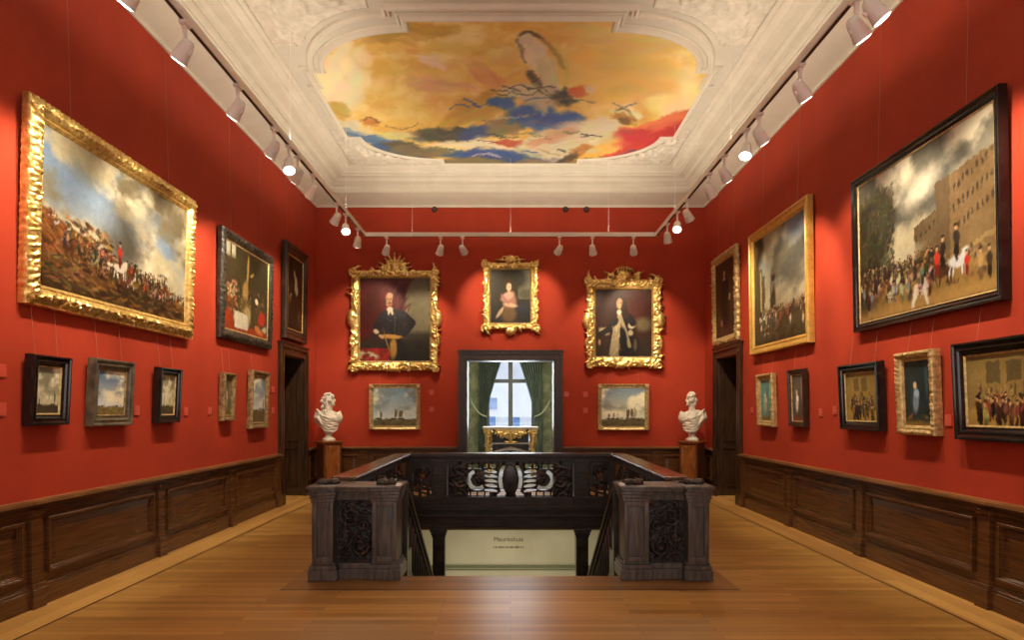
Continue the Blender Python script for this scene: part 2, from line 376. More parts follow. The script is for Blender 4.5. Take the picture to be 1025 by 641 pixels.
def p_riders():
    p = Paint(200, 145, (150, 148, 128), 5)
    p.grad([(0, (84, 84, 76)), (.25, (150, 148, 132)), (.5, (196, 190, 160)), (1, (150, 120, 70))])
    p.clouds((222, 216, 192), 2.5, .5, .75, 0, .6); p.clouds((92, 92, 84), 2.2, .5, .75, 0, .5); p.ell(.52, .25, .22, .10, (238, 234, 214), -.3, .9, .9)
    # long brick castle on one side
    def box(x0, x1, y0, y1, c): p.mix((p.X > x0)*(p.X < x1)*(p.Y > y0(p.X))*(p.Y < y1), c)
    box(.48, .66, lambda x: .48-.35*(x-.48), .78, (104, 88, 62)); box(.64, .75, lambda x: .26+0*x, .78, (98, 82, 58)); box(.73, 1.01, lambda x: .26-.16*(x-.73), .78, (122, 100, 68))
    for r_ in range(3):
        for k in range(9): p.ell(.76+k*.028, .34+r_*.12-.012*k, .010, .026, (62, 52, 40), 0, .5)
    for k in range(5): p.ell(.5+k*.032, .55-.011*k, .009, .022, (60, 52, 40), 0, .5)
    p.ell(.4, .62, .2, .06, (188, 184, 160), 0, .8, .8)
    p.below(lambda x: .74+.02*np.sin(9*x), (136, 108, 60), .05, .04); p.below(lambda x: .92-.04*x, (165, 132, 76), .06, .05)
    p.ell(.10, .42, .30, .36, (44, 44, 30), .1, .5); p.ell(.22, .30, .16, .18, (52, 52, 36), .3, .6); p.ell(.04, .72, .24, .22, (36, 34, 24), 0, .5)
    p.dabs(500, .0, .32, .1, .72, .018, .012, [(66, 64, 40), (34, 34, 24), (84, 80, 50), (50, 50, 34)], .3, 1.5, .6)
    p.mix(((np.abs(p.Y-(.76-.28*(p.X-.7))) < .014)*(p.X > .68)), (150, 128, 84)); p.ell(.93, .60, .13, .07, (120, 100, 66), 0, .4, .8)
    C = [(58, 46, 36), (110, 80, 54), (170, 150, 118), (44, 40, 40), (130, 100, 60)]
    p.crowd(110, .02, .68, lambda x: .72, .10, C, .35); p.dabs(160, .02, .66, .66, .82, .012, .03, [(50, 40, 30), (80, 64, 44), (34, 28, 24)]); p.crowd(44, .02, .62, lambda x: .82, .15, C+[(180, 166, 136), (110, 116, 120)], .15, skin=(160, 120, 84))
    p.dabs(120, .02, .95, .70, .90, .012, .022, [(60, 46, 34), (110, 84, 54), (36, 30, 24), (180, 150, 104)], 0, 1.2, .5); p.warp(.014, 20)
    p.person(.68, .90, .22, (40, 34, 30), horse=True, hc=(70, 44, 28)); p.person(.77, .86, .22, (44, 40, 36), horse=True, hc=(196, 200, 204)); p.person(.64, .84, .2, (196, 52, 38))
    p.person(.83, .88, .16, (180, 50, 36)); p.person(.91, .93, .19, (170, 140, 90)); p.person(.96, .93, .19, (60, 50, 40))
    p.ell(.47, .92, .02, .09, (214, 208, 190), .3, .5); p.ell(.56, .93, .02, .07, (214, 208, 190), -.3, .5)
    p.mix(np.clip((p.Y-.985)/.01, 0, 1), (120, 96, 56)); p.grain(9, .008); return p
def p_harbour():
    p = Paint(120, 130, (120, 120, 105), 8)
    p.grad([(0, (100, 120, 150)), (.3, (130, 134, 128)), (.6, (168, 158, 130)), (1, (70, 60, 44))])
    p.clouds((170, 160, 132), 2.2, .35, .62, 0, .75); p.clouds((84, 84, 76), 2.0, .5, .72, 0, .7); p.ell(.85, .08, .2, .1, (96, 124, 170), .3, .8, .7)
    p.ell(.5, .35, .35, .08, (120, 112, 92), -.7, .9, .6); p.ell(.8, .5, .3, .06, (96, 90, 76), -.4, .9, .6)
    for x, t, wd_ in ((.06, .16, .05), (.13, .30, .05), (.2, .36, .03)): p.mix((np.abs(p.X-x) < wd_)*(p.Y > t)*(p.Y < .9), (78, 72, 48))
    p.mix((np.abs(p.X-.15) < .012)*(p.Y > .32)*(p.Y < .75), (176, 164, 120)); p.ell(.1, .1, .12, .16, (44, 42, 30), 0, .6)
    p.below(lambda x: .72-.04*x, (74, 64, 44), .08, .08)
    p.ell(.40, .66, .05, .18, (56, 50, 38), .1, .5); p.ell(.41, .42, .03, .04, (48, 44, 36), .8, .4); p.ell(.36, .52, .008, .2, (44, 40, 30), .1, .4)
    p.crowd(160, .12, .98, lambda x: .74, .08, [(60, 50, 38), (110, 92, 64), (150, 126, 88), (40, 36, 30)], .3); p.crowd(12, .1, .98, lambda x: .84, .13, [(160, 48, 36), (200, 180, 140), (70, 80, 90)], .2)
    p.below(lambda x: .93+0*x, (58, 50, 34), .05, .06); p.dabs(60, 0, 1, .88, 1, .04, .01, [(90, 76, 50), (40, 34, 24)]); p.grain(9); return p
def p_game():
    p = Paint(130, 110, (58, 52, 32), 11)
    p.mix(p.fbm(3), (74, 66, 40)); p.ell(.8, .3, .3, .4, (40, 36, 24), 0, .8, .6)
    p.mix((p.X > .03)*(p.X < .22)*(p.Y < .16)*np.clip((.2-p.Y)/.1, 0, 1)*.8, (200, 200, 176)); p.mix((np.abs(p.X-.12) < .015)*(p.Y < .2), (70, 64, 44))
    p.ell(.50, .22, .028, .20, (196, 168, 96), .05, .5); p.ell(.45, .50, .085, .16, (176, 142, 76), .1, .5); p.ell(.60, .26, .06, .02, (190, 164, 96), -.5, .4)
    p.ell(.46, .72, .15, .17, (110, 92, 50), .3, .6); p.ell(.5, .78, .11, .14, (184, 164, 112), .2, .5); p.dabs(90, .3, .6, .45, .9, .02, .008, [(150, 126, 74), (96, 78, 44), (200, 178, 120)], .9, .5)
    p.dabs(50, .06, .26, .42, .62, .024, .018, [(220, 196, 150), (190, 120, 90), (150, 130, 96)]); p.dabs(40, .06, .28, .6, .8, .03, .02, [(150, 60, 34), (200, 150, 100), (90, 70, 40)])
    p.dabs(60, .66, .95, .45, .9, .04, .012, [(60, 50, 32), (130, 110, 70), (40, 34, 22)], .7); p.ell(.72, .56, .05, .04, (226, 206, 180), .5, .4)
    p.ell(.86, .76, .13, .10, (178, 50, 32), -.4, .5); p.ell(.92, .9, .09, .05, (176, 176, 150), -.5, .5); p.ell(.1, .88, .14, .12, (160, 56, 28), .2, .5)
    p.below(lambda x: .9+0*x, (150, 60, 30), .03, .06); p.mix((p.X > .22)*(p.X < .52)*(p.Y > .76+.1*np.abs(p.X-.3))*(p.Y < .96), (226, 222, 200)); p.ell(.78, .92, .14, .05, (196, 116, 64), .3, .5)
    p.dabs(50, .2, .54, .78, .96, .01, .05, [(240, 236, 216), (190, 184, 158)], .2, .3, .5); p.grain(8); return p
def p_birds():
    p = Paint(80, 104, (36, 24, 14), 13); p.mix(p.fbm(3)*.6, (52, 36, 22))
    p.ell(.55, .36, .07, .13, (220, 206, 176), .2, .5); p.ell(.46, .24, .03, .09, (214, 200, 170), -.3, .5); p.ell(.62, .44, .07, .08, (196, 180, 148), .6, .5)
    p.ell(.18, .58, .05, .09, (150, 106, 60), .3, .6); p.ell(.25, .52, .03, .03, (186, 140, 90), 0, .5); p.ell(.78, .8, .02, .1, (150, 130, 110), .1, .5); p.dabs(40, .1, .9, .55, .95, .04, .02, [(80, 54, 30), (50, 34, 22)]); p.grain(6); return p
def p_sea(seed, sky=(150, 156, 142), top=(96, 104, 100), land=(58, 50, 34), hz=.78, ships=4, dark=.9, w=70, h=70, red=False, cloud=(208, 206, 180)):
    p = Paint(w, h, sky, seed); p.grad([(0, top), (hz*.6, sky), (hz, [min(255, c+34) for c in sky]), (1, land)])
    p.clouds(cloud, 2.2, .45, .72, 0, hz); p.clouds([c*.72 for c in sky], 2.6, .55, .8, 0, hz*.8, al=.8)
    p.below(lambda x: hz+.015*np.sin(11*x+seed), [c*1.25 for c in land], .03, .03); p.dabs(60, 0, 1, hz+.02, 1, .06, .010, [land, [c*1.6 for c in land], [c*.7 for c in land]])
    for k in range(ships):
        x = p.r.uniform(.08, .92); hh = p.r.uniform(.12, .34); c = [(200, 196, 176), (90, 76, 54), (150, 140, 112)][p.r.randint(3)]
        p.ell(x, hz, .05, .018, (44, 34, 24), 0, .4); p.ell(x, hz-hh*.5, .005, hh*.5, (50, 40, 28), 0, .5); p.ell(x+.02, hz-hh*.45, hh*.13, hh*.36, c, .1, .4, .9)
    p.dabs(14, 0, 1, hz-.02, hz+.05, .03, .014, [(50, 42, 28), (84, 68, 44)]); p.grain(7); return p
def p_portrait(kind):
    if kind == 'man':
        p = Paint(160, 192, (60, 34, 28), 21); p.mix(p.fbm(3)*.7, (84, 44, 34))
        p.mix(np.clip((p.X-.56-.25*(p.Y-.2))/.04, 0, 1)*(p.Y < .75), (118, 112, 86)); m_ = np.clip((p.X-.5)/.04, 0, 1)*(p.Y < .7); p.mix(m_*p.fbm(4)*.8*(p.X > .66), (170, 160, 128))
        p.mix(np.clip((.80-p.X-.9*p.Y)/.05, 0, 1), (96, 22, 20)); p.dabs(70, 0, .7, 0, .4, .014, .09, [(120, 30, 26), (64, 14, 14), (92, 22, 20)], .5, .3, .6); p.ell(.18, .4, .14, .3, (78, 24, 20), 0, .7)
        p.mix(np.clip((p.Y-.62)/.06, 0, 1)*(p.X > .6), (72, 66, 50)); p.below(lambda x: .66+0*x, (40, 38, 34), .1, .1, .7)
        p.ell(.50, .88, .17, .2, (30, 28, 30), 0, .4); p.limb([(.36, .45), (.25, .58), (.31, .69)], .055, .04, (34, 32, 36)); p.limb([(.60, .44), (.74, .54), (.62, .68)], .055, .04, (32, 32, 38)); p.ell(.48, .55, .13, .17, (26, 26, 32), 0, .35); p.ell(.48, .43, .14, .06, (34, 34, 42), 0, .4)
        p.limb([(.5, .42), (.5, .68)], .006, .006, (150, 116, 64)); p.dabs(40, .3, .68, .42, .68, .02, .006, [(58, 58, 68), (44, 42, 48)], .4)
        p.ell(.45, .70, .15, .028, (184, 140, 66), .08, .5); p.ell(.48, .84, .045, .14, (176, 132, 62), 0, .5); p.ell(.24, .64, .04, .028, (214, 190, 158), .5, .4); p.ell(.31, .70, .035, .02, (206, 160, 122), .6, .4)
        p.ell(.42, .27, .054, .082, (190, 138, 102), 0, .4); p.ell(.43, .21, .042, .03, (214, 168, 132), 0, .5); p.ell(.43, .305, .030, .008, (84, 50, 34), 0, .5); p.ell(.425, .28, .009, .022, (160, 106, 78), 0, .5); p.ell(.43, .325, .014, .006, (150, 60, 50), 0, .5); p.ell(.475, .29, .012, .05, (70, 46, 34), 0, .5); p.ell(.36, .29, .018, .06, (70, 46, 34), 0, .5)
        for x in (.395, .445): p.ell(x, .255, .010, .006, (50, 32, 26), 0, .5)
        p.ell(.43, .375, .04, .03, (222, 212, 190), 0, .5); p.ell(.42, .41, .016, .045, (206, 196, 172), .2, .5); p.ell(.46, .41, .016, .04, (206, 196, 172), -.2, .5); p.ell(.4, .8, .008, .2, (150, 120, 70), -.3, .4)
        p.mix((p.Y > .84)*(p.X < .42)*(p.X > .02), (150, 34, 26)); p.ell(.1, .93, .15, .06, (206, 196, 160), .1, .4); p.dabs(20, .02, .42, .86, 1, .03, .04, [(168, 44, 32), (110, 24, 20)])
    elif kind == 'girl':
        p = Paint(110, 140, (58, 52, 36), 22); p.mix(p.fbm(3)*.6, (44, 38, 28)); p.mix(np.clip((p.X-.66)/.05, 0, 1)*(p.Y < .55), (120, 116, 88)); p.ell(.86, .45, .14, .1, (84, 84, 62), 0, .5); p.ell(.6, .16, .26, .2, (44, 42, 28), .3, .5)
        p.below(lambda x: .62+0*x, (54, 52, 50), .1, .1); p.ell(.78, .72, .2, .12, (52, 56, 66), .2, .7)
        p.ell(.48, .60, .14, .2, (176, 128, 112), .1, .45); p.ell(.42, .50, .15, .08, (206, 166, 148), -.5, .5); p.ell(.46, .84, .16, .16, (120, 96, 64), 0, .5); p.ell(.5, .66, .15, .04, (216, 184, 152), .15, .5)
        p.ell(.24, .8, .035, .14, (214, 180, 148), .6, .4); p.ell(.36, .55, .13, .03, (180, 120, 120), .9, .5); p.ell(.44, .29, .10, .13, (66, 44, 26), 0, .4); p.ell(.46, .33, .052, .085, (226, 190, 156), 0, .4); p.ell(.46, .44, .03, .05, (218, 180, 148), 0, .5)
        for x in (.435, .485): p.ell(x, .325, .008, .006, (60, 40, 30), 0, .5)
    elif kind == 'robe':
        p = Paint(136, 160, (56, 34, 26), 23); p.mix(p.fbm(3)*.7, (84, 44, 34)); p.ell(.7, .25, .3, .3, (92, 40, 32), 0, .8, .7); p.ell(.84, .52, .14, .12, (120, 108, 78), 0, .7); p.below(lambda x: .66+0*x, (58, 50, 40), .1, .1, .7)
        p.ell(.48, .62, .2, .26, (28, 26, 28), .1, .4); p.ell(.52, .85, .24, .2, (34, 30, 32), 0, .4); p.ell(.16, .62, .09, .05, (186, 170, 134), .5, .5); p.ell(.64, .53, .06, .06, (206, 192, 156), .2, .5); p.ell(.62, .64, .045, .05, (190, 176, 140), .2, .5); p.limb([(.58, .40), (.66, .5)], .05, .05, (34, 30, 32)); p.ell(.2, .60, .05, .045, (180, 168, 136), .6, .5)
        p.limb([(.43, .40), (.37, .60), (.33, .95)], .035, .075, (176, 160, 124)); p.limb([(.44, .40), (.53, .62), (.60, .84)], .03, .03, (166, 150, 116)); p.ell(.5, .72, .05, .16, (26, 24, 26), -.1, .4); p.limb([(.36, .46), (.22, .60), (.10, .66)], .05, .035, (40, 36, 36)); p.dabs(30, .3, .45, .45, .98, .008, .04, [(206, 190, 152), (140, 124, 92)], .15)
        p.ell(.44, .22, .105, .13, (50, 30, 22), 0, .4); p.ell(.43, .21, .052, .085, (210, 164, 122), 0, .4); p.ell(.52, .32, .05, .14, (48, 30, 22), -.2, .5); p.ell(.42, .34, .04, .05, (216, 206, 180), 0, .5)
        for x in (.405, .45): p.ell(x, .205, .009, .006, (54, 34, 26), 0, .5)
        p.ell(.08, .78, .02, .05, (200, 150, 110), 0, .5); p.ell(.70, .82, .03, .1, (100, 90, 66), 0, .5)
    else:
        p = Paint(60, 88, (66, 46, 32), 24); p.mix(p.fbm(3)*.6, (90, 62, 42)); p.ell(.5, .58, .16, .34, (18, 15, 15), 0, .3); p.ell(.5, .32, .13, .12, (22, 18, 18), 0, .4); p.ell(.46, .17, .04, .055, (206, 166, 128), 0, .4); p.ell(.46, .11, .045, .025, (40, 28, 20), 0, .5)
        p.ell(.46, .24, .05, .022, (214, 204, 184), 0, .5); p.ell(.7, .52, .035, .03, (206, 166, 130), .5, .4); p.ell(.72, .48, .03, .02, (214, 204, 184), .5, .4); p.ell(.3, .82, .04, .05, (170, 120, 80), 0, .5); p.below(lambda x: .92+0*x, (70, 50, 32), .05, .04)
    p.vign(.25); p.grain(6, .006); return p
def p_interior(seed, base, wall, floor_, cols, wide=False):
    w, h = (130, 80) if wide else (84, 70)
    p = Paint(w, h, base, seed); p.mix(p.fbm(3)*.6, wall); p.below(lambda x: .72+0*x, floor_, .08, .03)
    for x in (.36, .62): p.mix((np.abs(p.X-x) < .09)*(p.Y > .1)*(p.Y < .38), [c*.62 for c in wall])
    p.crowd(26 if wide else 14, .1, .95, lambda x: .74, .44, cols, 0, skin=(206, 166, 120)); p.dabs(90, .15, .95, .42, .80, .02, .05, cols, 0, .6, .5); p.crowd(12, .2, .95, lambda x: .80, .40, cols, 0, skin=(200, 156, 110)); p.dabs(60, .1, .95, .5, .9, .02, .03, cols+[(206, 176, 116)], 0, 1., .5); p.warp(.03, 10); p.vign(.3); p.grain(8); return p
def p_nook(seed, bg, fig, glow, w=60, h=84):
    p = Paint(w, h, bg, seed); p.mix(p.fbm(3)*.6, [c*1.5 for c in bg]); p.ell(.35, .55, .12, .3, [c*2.2 for c in bg], 0, .9, .5)
    p.ell(.42, .62, .09, .2, fig, .1, .45); p.ell(.40, .38, .05, .06, (214, 186, 150), 0, .5); p.ell(.46, .5, .08, .07, [min(255, c*1.3) for c in fig], .5, .5); p.below(lambda x: .88+0*x, glow, .1, .06); p.dabs(20, .1, .9, .84, .98, .05, .02, [glow, [c*.6 for c in glow]]); p.ell(.84, .3, .05, .3, [c*1.9 for c in bg], 0, .6); p.grain(7); return p
def p_ceiling():
    p = Paint(420, 190, (220, 172, 66), 31); a_ = p.a
    n1 = p.fbm(3, 5); n2 = p.fbm(5, 5); p.mix(n1, (238, 200, 104)); p.mix(np.clip((n2-.5)*3, 0, 1)*.6, (206, 142, 50)); p.mix(np.clip((p.fbm(4)-.6)*4, 0, 1)*.7, (232, 212, 150))
    def E(x, y, rx, ry, c, ang=0, soft=.6, al=.9):
        """x, y and radii in pixels of a 375 x 150 layout; a soft, ragged daub built of many small ones"""
        p.ell(x/375, y/150, rx/150*.85, ry/150*.85, c, ang, soft, al); n = int(10+rx*ry*.06)
        for _ in range(n):
            t = p.r.uniform(0, 6.28); q = p.r.uniform(.3, 1.05); dx, dy = q*rx*math.cos(t), q*ry*math.sin(t); ca, sa = math.cos(ang), math.sin(ang)
            p.ell((x+dx*ca-dy*sa)/375, (y+dx*sa+dy*ca)/150, max(2.5, rx*.30)/150, max(1.2, ry*.28)/150, p.jit(c, 16), ang+p.r.uniform(-.3, .3), .8, .55)
    def Ln(x0, y0, x1, y1, r, c, b=0):
        for k in range(24):
            t = k/23; p.ell((x0+(x1-x0)*t)/375, (y0+(y1-y0)*t+b*math.sin(PI*t))/150, r/150*1.6, r/150, c, 0, .8, .42)
    for _ in range(150):
        x, y = p.r.uniform(0, 375), p.r.uniform(0, 100); c = [(226, 190, 96), (216, 168, 76), (240, 216, 144), (222, 178, 112), (216, 170, 70)][p.r.randint(5)]; p.ell(x/375, y/150, p.r.uniform(.06, .2), p.r.uniform(.02, .06), p.jit(c, 10), p.r.uniform(-.5, .3), .9, .4)
    p.mix(np.clip((p.fbm(9, 5, 1.6)-.48)*3, 0, 1)*.55, (244, 226, 160)); p.mix(np.clip((p.fbm(8, 5, 1.6)-.55)*3, 0, 1)*.5, (200, 142, 50)); p.mix(np.clip((p.fbm(6, 5, 1.2)-.6)*4, 0, 1)*.35, (214, 130, 90))
    E(18, 62, 24, 34, (236, 222, 178), .2, .9, .6); E(350, 80, 26, 30, (240, 216, 150), 0, .9, .6); E(280, 60, 60, 26, (226, 186, 96), 0, .9, .5); E(105, 46, 16, 7, (232, 206, 176), .4, .8, .8); E(160, 60, 24, 8, (212, 146, 92), .6, .9, .7); E(115, 70, 30, 8, (214, 160, 116), .1, .9, .6)
    E(300, 22, 60, 12, (222, 190, 110), .1, .9, .5); E(60, 14, 60, 10, (190, 150, 62), 0, .9, .5); E(150, 95, 34, 12, (186, 146, 44), -.4, .8, .7)
    E(24, 112, 22, 8, (214, 206, 180), .3, .8, .8); E(45, 125, 40, 6, (84, 116, 156), .25, .5); E(72, 140, 36, 6, (54, 84, 130), .2, .5); E(85, 133, 36, 5, (88, 78, 60), .1, .6)
    E(80, 122, 30, 5, (206, 192, 130), 0, .6); E(118, 121, 32, 8, (64, 62, 48), -.02, .5); E(150, 118, 22, 7, (48, 74, 120), -.3, .5); E(180, 110, 22, 12, (126, 112, 70), -.3, .7); E(170, 130, 60, 5, (214, 204, 168), 0, .6); E(95, 138, 40, 5, (110, 100, 70), 0, .6)
    E(205, 98, 24, 12, (46, 82, 150), -.1, .5); E(174, 88, 14, 7, (48, 88, 162), .1, .5); E(226, 106, 26, 9, (50, 84, 150), -.2, .5); E(178, 143, 50, 7, (44, 70, 128), .05, .5); E(120, 148, 60, 5, (120, 106, 74), 0, .6); E(230, 150, 60, 4, (132, 116, 84), 0, .6)
    E(180, 129, 18, 4, (176, 70, 46), 0, .6); E(245, 122, 46, 14, (206, 190, 158), -.25, .6); E(228, 137, 34, 8, (196, 182, 148), 0, .6); E(270, 114, 28, 9, (222, 206, 172), -.25, .6); E(222, 124, 26, 6, (200, 150, 116), -.3, .7)
    E(205, 38, 13, 22, (216, 206, 180), -.45, .5); E(199, 26, 9, 6, (206, 190, 160), 0, .6); E(222, 66, 10, 22, (204, 190, 146), -.3, .6); E(232, 48, 6, 22, (214, 184, 96), -.4, .6)
    Ln(192, 20, 214, 24, 2.2, (96, 78, 56), -3); Ln(214, 24, 234, 52, 1.8, (150, 118, 66), -3); Ln(190, 24, 196, 46, 1.3, (120, 92, 56), 2); Ln(202, 58, 210, 72, 3., (84, 66, 44))
    E(192, 76, 22, 8, (200, 188, 156), .1, .6); E(214, 84, 14, 14, (186, 172, 138), .3, .6); E(236, 84, 13, 11, (58, 54, 46), .1, .5); E(251, 76, 10, 7, (198, 92, 48), 0, .7); E(262, 75, 5, 3, (220, 190, 150))
    for k in range(9): Ln(164+6*k, 74+5*math.sin(k*2.1), 182+6*k, 76+6*math.sin(k*3.3), .8, (74, 66, 54), 4*math.sin(k*1.7))
    E(350, 112, 34, 12, (190, 62, 44), -.25, .6); E(330, 124, 40, 15, (190, 46, 48), -.15, .5); E(300, 138, 24, 7, (196, 50, 48), -.3, .5); E(345, 105, 34, 6, (214, 110, 70), -.3, .7)
    E(296, 100, 15, 10, (238, 222, 166), 0, .5); E(294, 104, 13, 6, (170, 116, 40), .5, .5); E(297, 108, 7, 5, (120, 84, 40), .3); Ln(284, 96, 308, 108, 1.1, (110, 74, 34), -8); E(252, 138, 15, 5, (176, 116, 46), -.5, .5); E(240, 144, 12, 3, (70, 62, 50), -.3, .6)
    E(46, 108, 10, 4, (196, 130, 54), 0, .6); Ln(60, 112, 92, 108, .8, (110, 86, 50), 5); Ln(40, 106, 54, 108, .8, (120, 70, 40), -3); E(12, 94, 14, 7, (190, 160, 70), .5, .7)
    for k in range(34): x, y = p.r.uniform(120, 290), p.r.uniform(85, 148); Ln(x, y, x+p.r.uniform(8, 30), y+p.r.uniform(-7, 5), .8, p.jit([(70, 64, 54), (214, 200, 168), (50, 80, 140), (130, 108, 78)][p.r.randint(4)]), p.r.uniform(-3, 3))
    p.warp(.022, 9); p.warp(.008, 22)
    # the picture was composed to be read from the head of the stair: foreshorten it onto the ceiling
    q = Paint(330, 280, (0, 0, 0), 1); X = (q.X-.5)*5.7; Y = 10.115-2.375+q.Y*4.75; u = (511+670*X/Y-326)/379; v = (411-670*4.57/Y-16)/148
    u = 1-np.abs(1-np.abs(u)); v = 1-np.abs(1-np.abs(v)); i = np.clip(u*(p.w-1), 0, p.w-1).round().astype(int); j = np.clip(v*(p.h-1), 0, p.h-1).round().astype(int); q.A = p.A[j, i]; return q

def to_lin(A, gain=1.):
    A = np.clip(A/255, 0, 1); L = np.where(A <= .04045, A/12.92, ((A+.055)/1.055)**2.4)
    return np.clip(L*gain, 0, .92)
def canvas_mesh(p, w, h, name, mat, parent, y=0, z0=0, gain=1., flat=False):
    ny, nx = p.A.shape[:2]; xs = np.linspace(-w/2, w/2, nx); zs = np.linspace(z0+h, z0, ny)
    X, Z = np.meshgrid(xs, zs); V = np.stack([X, np.full_like(X, y), Z], -1).reshape(-1, 3)
    I = np.arange(nx*ny).reshape(ny, nx); Fc = np.stack([I[1:, :-1], I[1:, 1:], I[:-1, 1:], I[:-1, :-1]], -1).reshape(-1, 4)
    me = bpy.data.meshes.new(name); me.from_pydata(V.tolist(), [], Fc.tolist()); me.materials.append(mat)
    at = me.color_attributes.new('paint', 'FLOAT_COLOR', 'POINT'); C = np.ones((nx*ny, 4)); C[:, :3] = to_lin(p.A, gain).reshape(-1, 3)
    at.data.foreach_set('color', C.ravel()); me.update()
    o = bpy.data.objects.new(name, me); COL.objects.link(o)
    if parent: o.parent = parent
    return o

# ------------------------------------------------------------------ picture frames
def ring(name, w, h, prof, mat, parent, seg=.03, disp=None, z0=0, y0=0):
    """mitred frame: prof = (distance in from the outer edge, height toward the viewer)"""
    V = []; Fc = []; np_ = len(prof); sides = [((-w/2, 0), (1, 0), (0, 1), w), ((w/2, 0), (0, 1), (-1, 0), h), ((w/2, h), (-1, 0), (0, -1), w), ((-w/2, h), (0, -1), (1, 0), h)]
    for o_, t, n, L in sides:
        k = max(1, int(L/seg)) if disp else 1; b = len(V)
        for i in range(k+1):
            for u, d in prof:
                s_ = u+(L-2*u)*i/k; x = o_[0]+t[0]*s_+n[0]*u; z = o_[1]+t[1]*s_+n[1]*u
                if disp:
                    dd, du = disp(s_, u, L, x, z); q = min(1, min(s_, L-s_)/.06+.15); d = d+dd; x -= n[0]*du*q; z -= n[1]*du*q
                V.append((x, y0-d, z0+z))
        for i in range(k):
            for j in range(np_-1): Fc.append((b+i*np_+j, b+(i+1)*np_+j, b+(i+1)*np_+j+1, b+i*np_+j+1))
    o = meshobj(name, V, Fc, mat, parent)
    auto(o, 35 if not disp else 60); return o
def resample(prof, n):
    P = [Vector((u, d, 0)) for u, d in prof]; out = []
    for a_, b_ in zip(P[:-1], P[1:]):
        k = max(1, int((b_-a_).length/n))
        for i in range(k): q = a_.lerp(b_, i/k); out.append((q.x, q.y))
    return out+[prof[-1]]
def leafy(amp, fw, per, out=0.):
    def f(s, u, L, x, z):
        m_ = min(s, L-s); e = max(0, math.sin(PI*min(1, max(0, u/fw)))); v = u/fw
        a = abs(math.sin(PI*(m_/per+.25*math.sin(v*6)))); b = math.sin(2*PI*(m_/per*1.5+v*.9))*math.sin(PI*v*3+1)
        n = mnoise.noise(Vector((x*38, z*38, 1.3)))+.6*mnoise.noise(Vector((x*80, z*80, 4.3)))
        return e*amp*(.5*a+.3*b+.85*n), out*(a-.3+.8*n)*(1 if u < fw*.25 else 0)
    return f
def picture(label, wall, a0, z0, w, h, fw, paint, style, tilt=0., wires=True, thick=.07, gain=1., wtop=None):
    """a0 = position of the centre along the wall, z0 = lower edge, w/h outer frame size, fw frame width"""
    loc, rz = {'left': ((-W+.004, a0, z0), PI/2), 'right': ((W-.004, a0, z0), -PI/2), 'back': ((a0, YB-.004, z0), 0)}[wall]
    t = empty('framed_painting', loc, rz); t.rotation_euler = (0, 0, rz); tag(t, label, 'painting')
    T = thick; iw, ih = w-2*fw, h-2*fw
    R_ = Matrix.Rotation(tilt, 4, 'X')
    def P(*pts): return [(0, 0)]+[(u*fw, d*T) for u, d in pts]+[(fw, T*.45)]
    parts = []
    if style == 'swept_gold':
        pr = resample(P((0, .55), (.04, .75), (.12, .7), (.2, .8), (.5, 1.12), (.72, .95), (.78, .75), (.84, .82), (.9, .7), (.97, .6)), .011)
        parts.append(ring('frame', w, h, pr, M['gold'], t, .012, leafy(.026, fw*.78, .062, .006)))
    elif style == 'carved_black':
        pr = resample(P((0, .7), (.1, .95), (.4, 1.15), (.75, .9), (.82, .7), (.95, .6)), .015)
        parts.append(ring('frame', w, h, pr, M['blackcarved'], t, .02, leafy(.022, fw*.85, .06, .006)))
    elif style == 'carved_gold':
        pr = resample(P((0, .7), (.1, .95), (.4, 1.15), (.75, .9), (.82, .6), (.95, .5)), .015)
        parts.append(ring('frame', w, h, pr, M['gold2'], t, .02, leafy(.03, fw*.85, .13, .022)))
    elif style == 'ribbed_gold':
        pr = resample(P((0, .7), (.08, 1.), (.3, 1.05), (.62, .75), (.7, .85), (.8, .6), (.95, .5)), .01)
        parts.append(ring('frame', w, h, pr, M['gold2'], t, .012, leafy(.016, fw*.6, .045, .003)))
    elif style == 'old_gold':
        pr = resample(P((0, .7), (.1, 1.), (.45, .9), (.55, .6), (.8, .7), (.9, .5)), .01)
        parts.append(ring('frame', w, h, pr, M['oldgold'], t, .015, leafy(.012, fw*.7, .05, .002)))
    elif style == 'plain_gold':
        parts.append(ring('frame', w, h, P((0, .8), (.06, 1.), (.28, 1.), (.34, .86), (.62, .7), (.68, .8), (.78, .8), (.86, .55), (.96, .5)), M['yellowgold'], t))
    elif style == 'marine_gold':
        pr = resample(P((0, .7), (.06, 1.), (.2, 1.), (.3, .8), (.6, .55), (.72, .62), (.85, .4)), .012)
        parts.append(ring('frame', w, h, pr, M['gold2'], t, .02, leafy(.006, fw, .05)))
        for sx in (-1, 1):
            for sz in (0, 1):
                mb = MB().cbox(sx*w/2-sx*fw*1.02, sx*(w/2-.004), -T*1.1, -T*.5, sz*(h-fw*1.02)+.004, sz*(h-fw*1.02)+fw-.002, .012); parts.append(mb.build('corner_block', M['gold2'], t))
    else:
        mt = {'ebony': M['ebony'], 'brown': M['brownframe'], 'olive': M['olive']}[style]
        parts.append(ring('frame', w, h, P((0, .75), (.05, 1.), (.16, 1.), (.22, .88), (.42, .80), (.46, .9), (.54, .9), (.6, .74), (.78, .62), (.82, .68), (.9, .56)), mt, t))
    if style in ('ebony', 'carved_black', 'brown', 'olive') :
        sl = min(.018, fw*.13)
        so = ring('gilt_slip', iw+2*sl*.9, ih+2*sl*.9, [(0, .2*T), (0, T*.66), (sl*.4, T*.64), (sl*.6, T*.56), (sl, T*.5)], M['oldgold' if style == 'olive' else 'gold2'], t, z0=fw-sl*.9)
        so['label'] = 'thin gilt inner slip'; parts.append(so)
    parts.append(canvas_mesh(paint, iw+.004, ih+.004, 'canvas', M['paint'], t, -T*.48, fw-.002, gain))
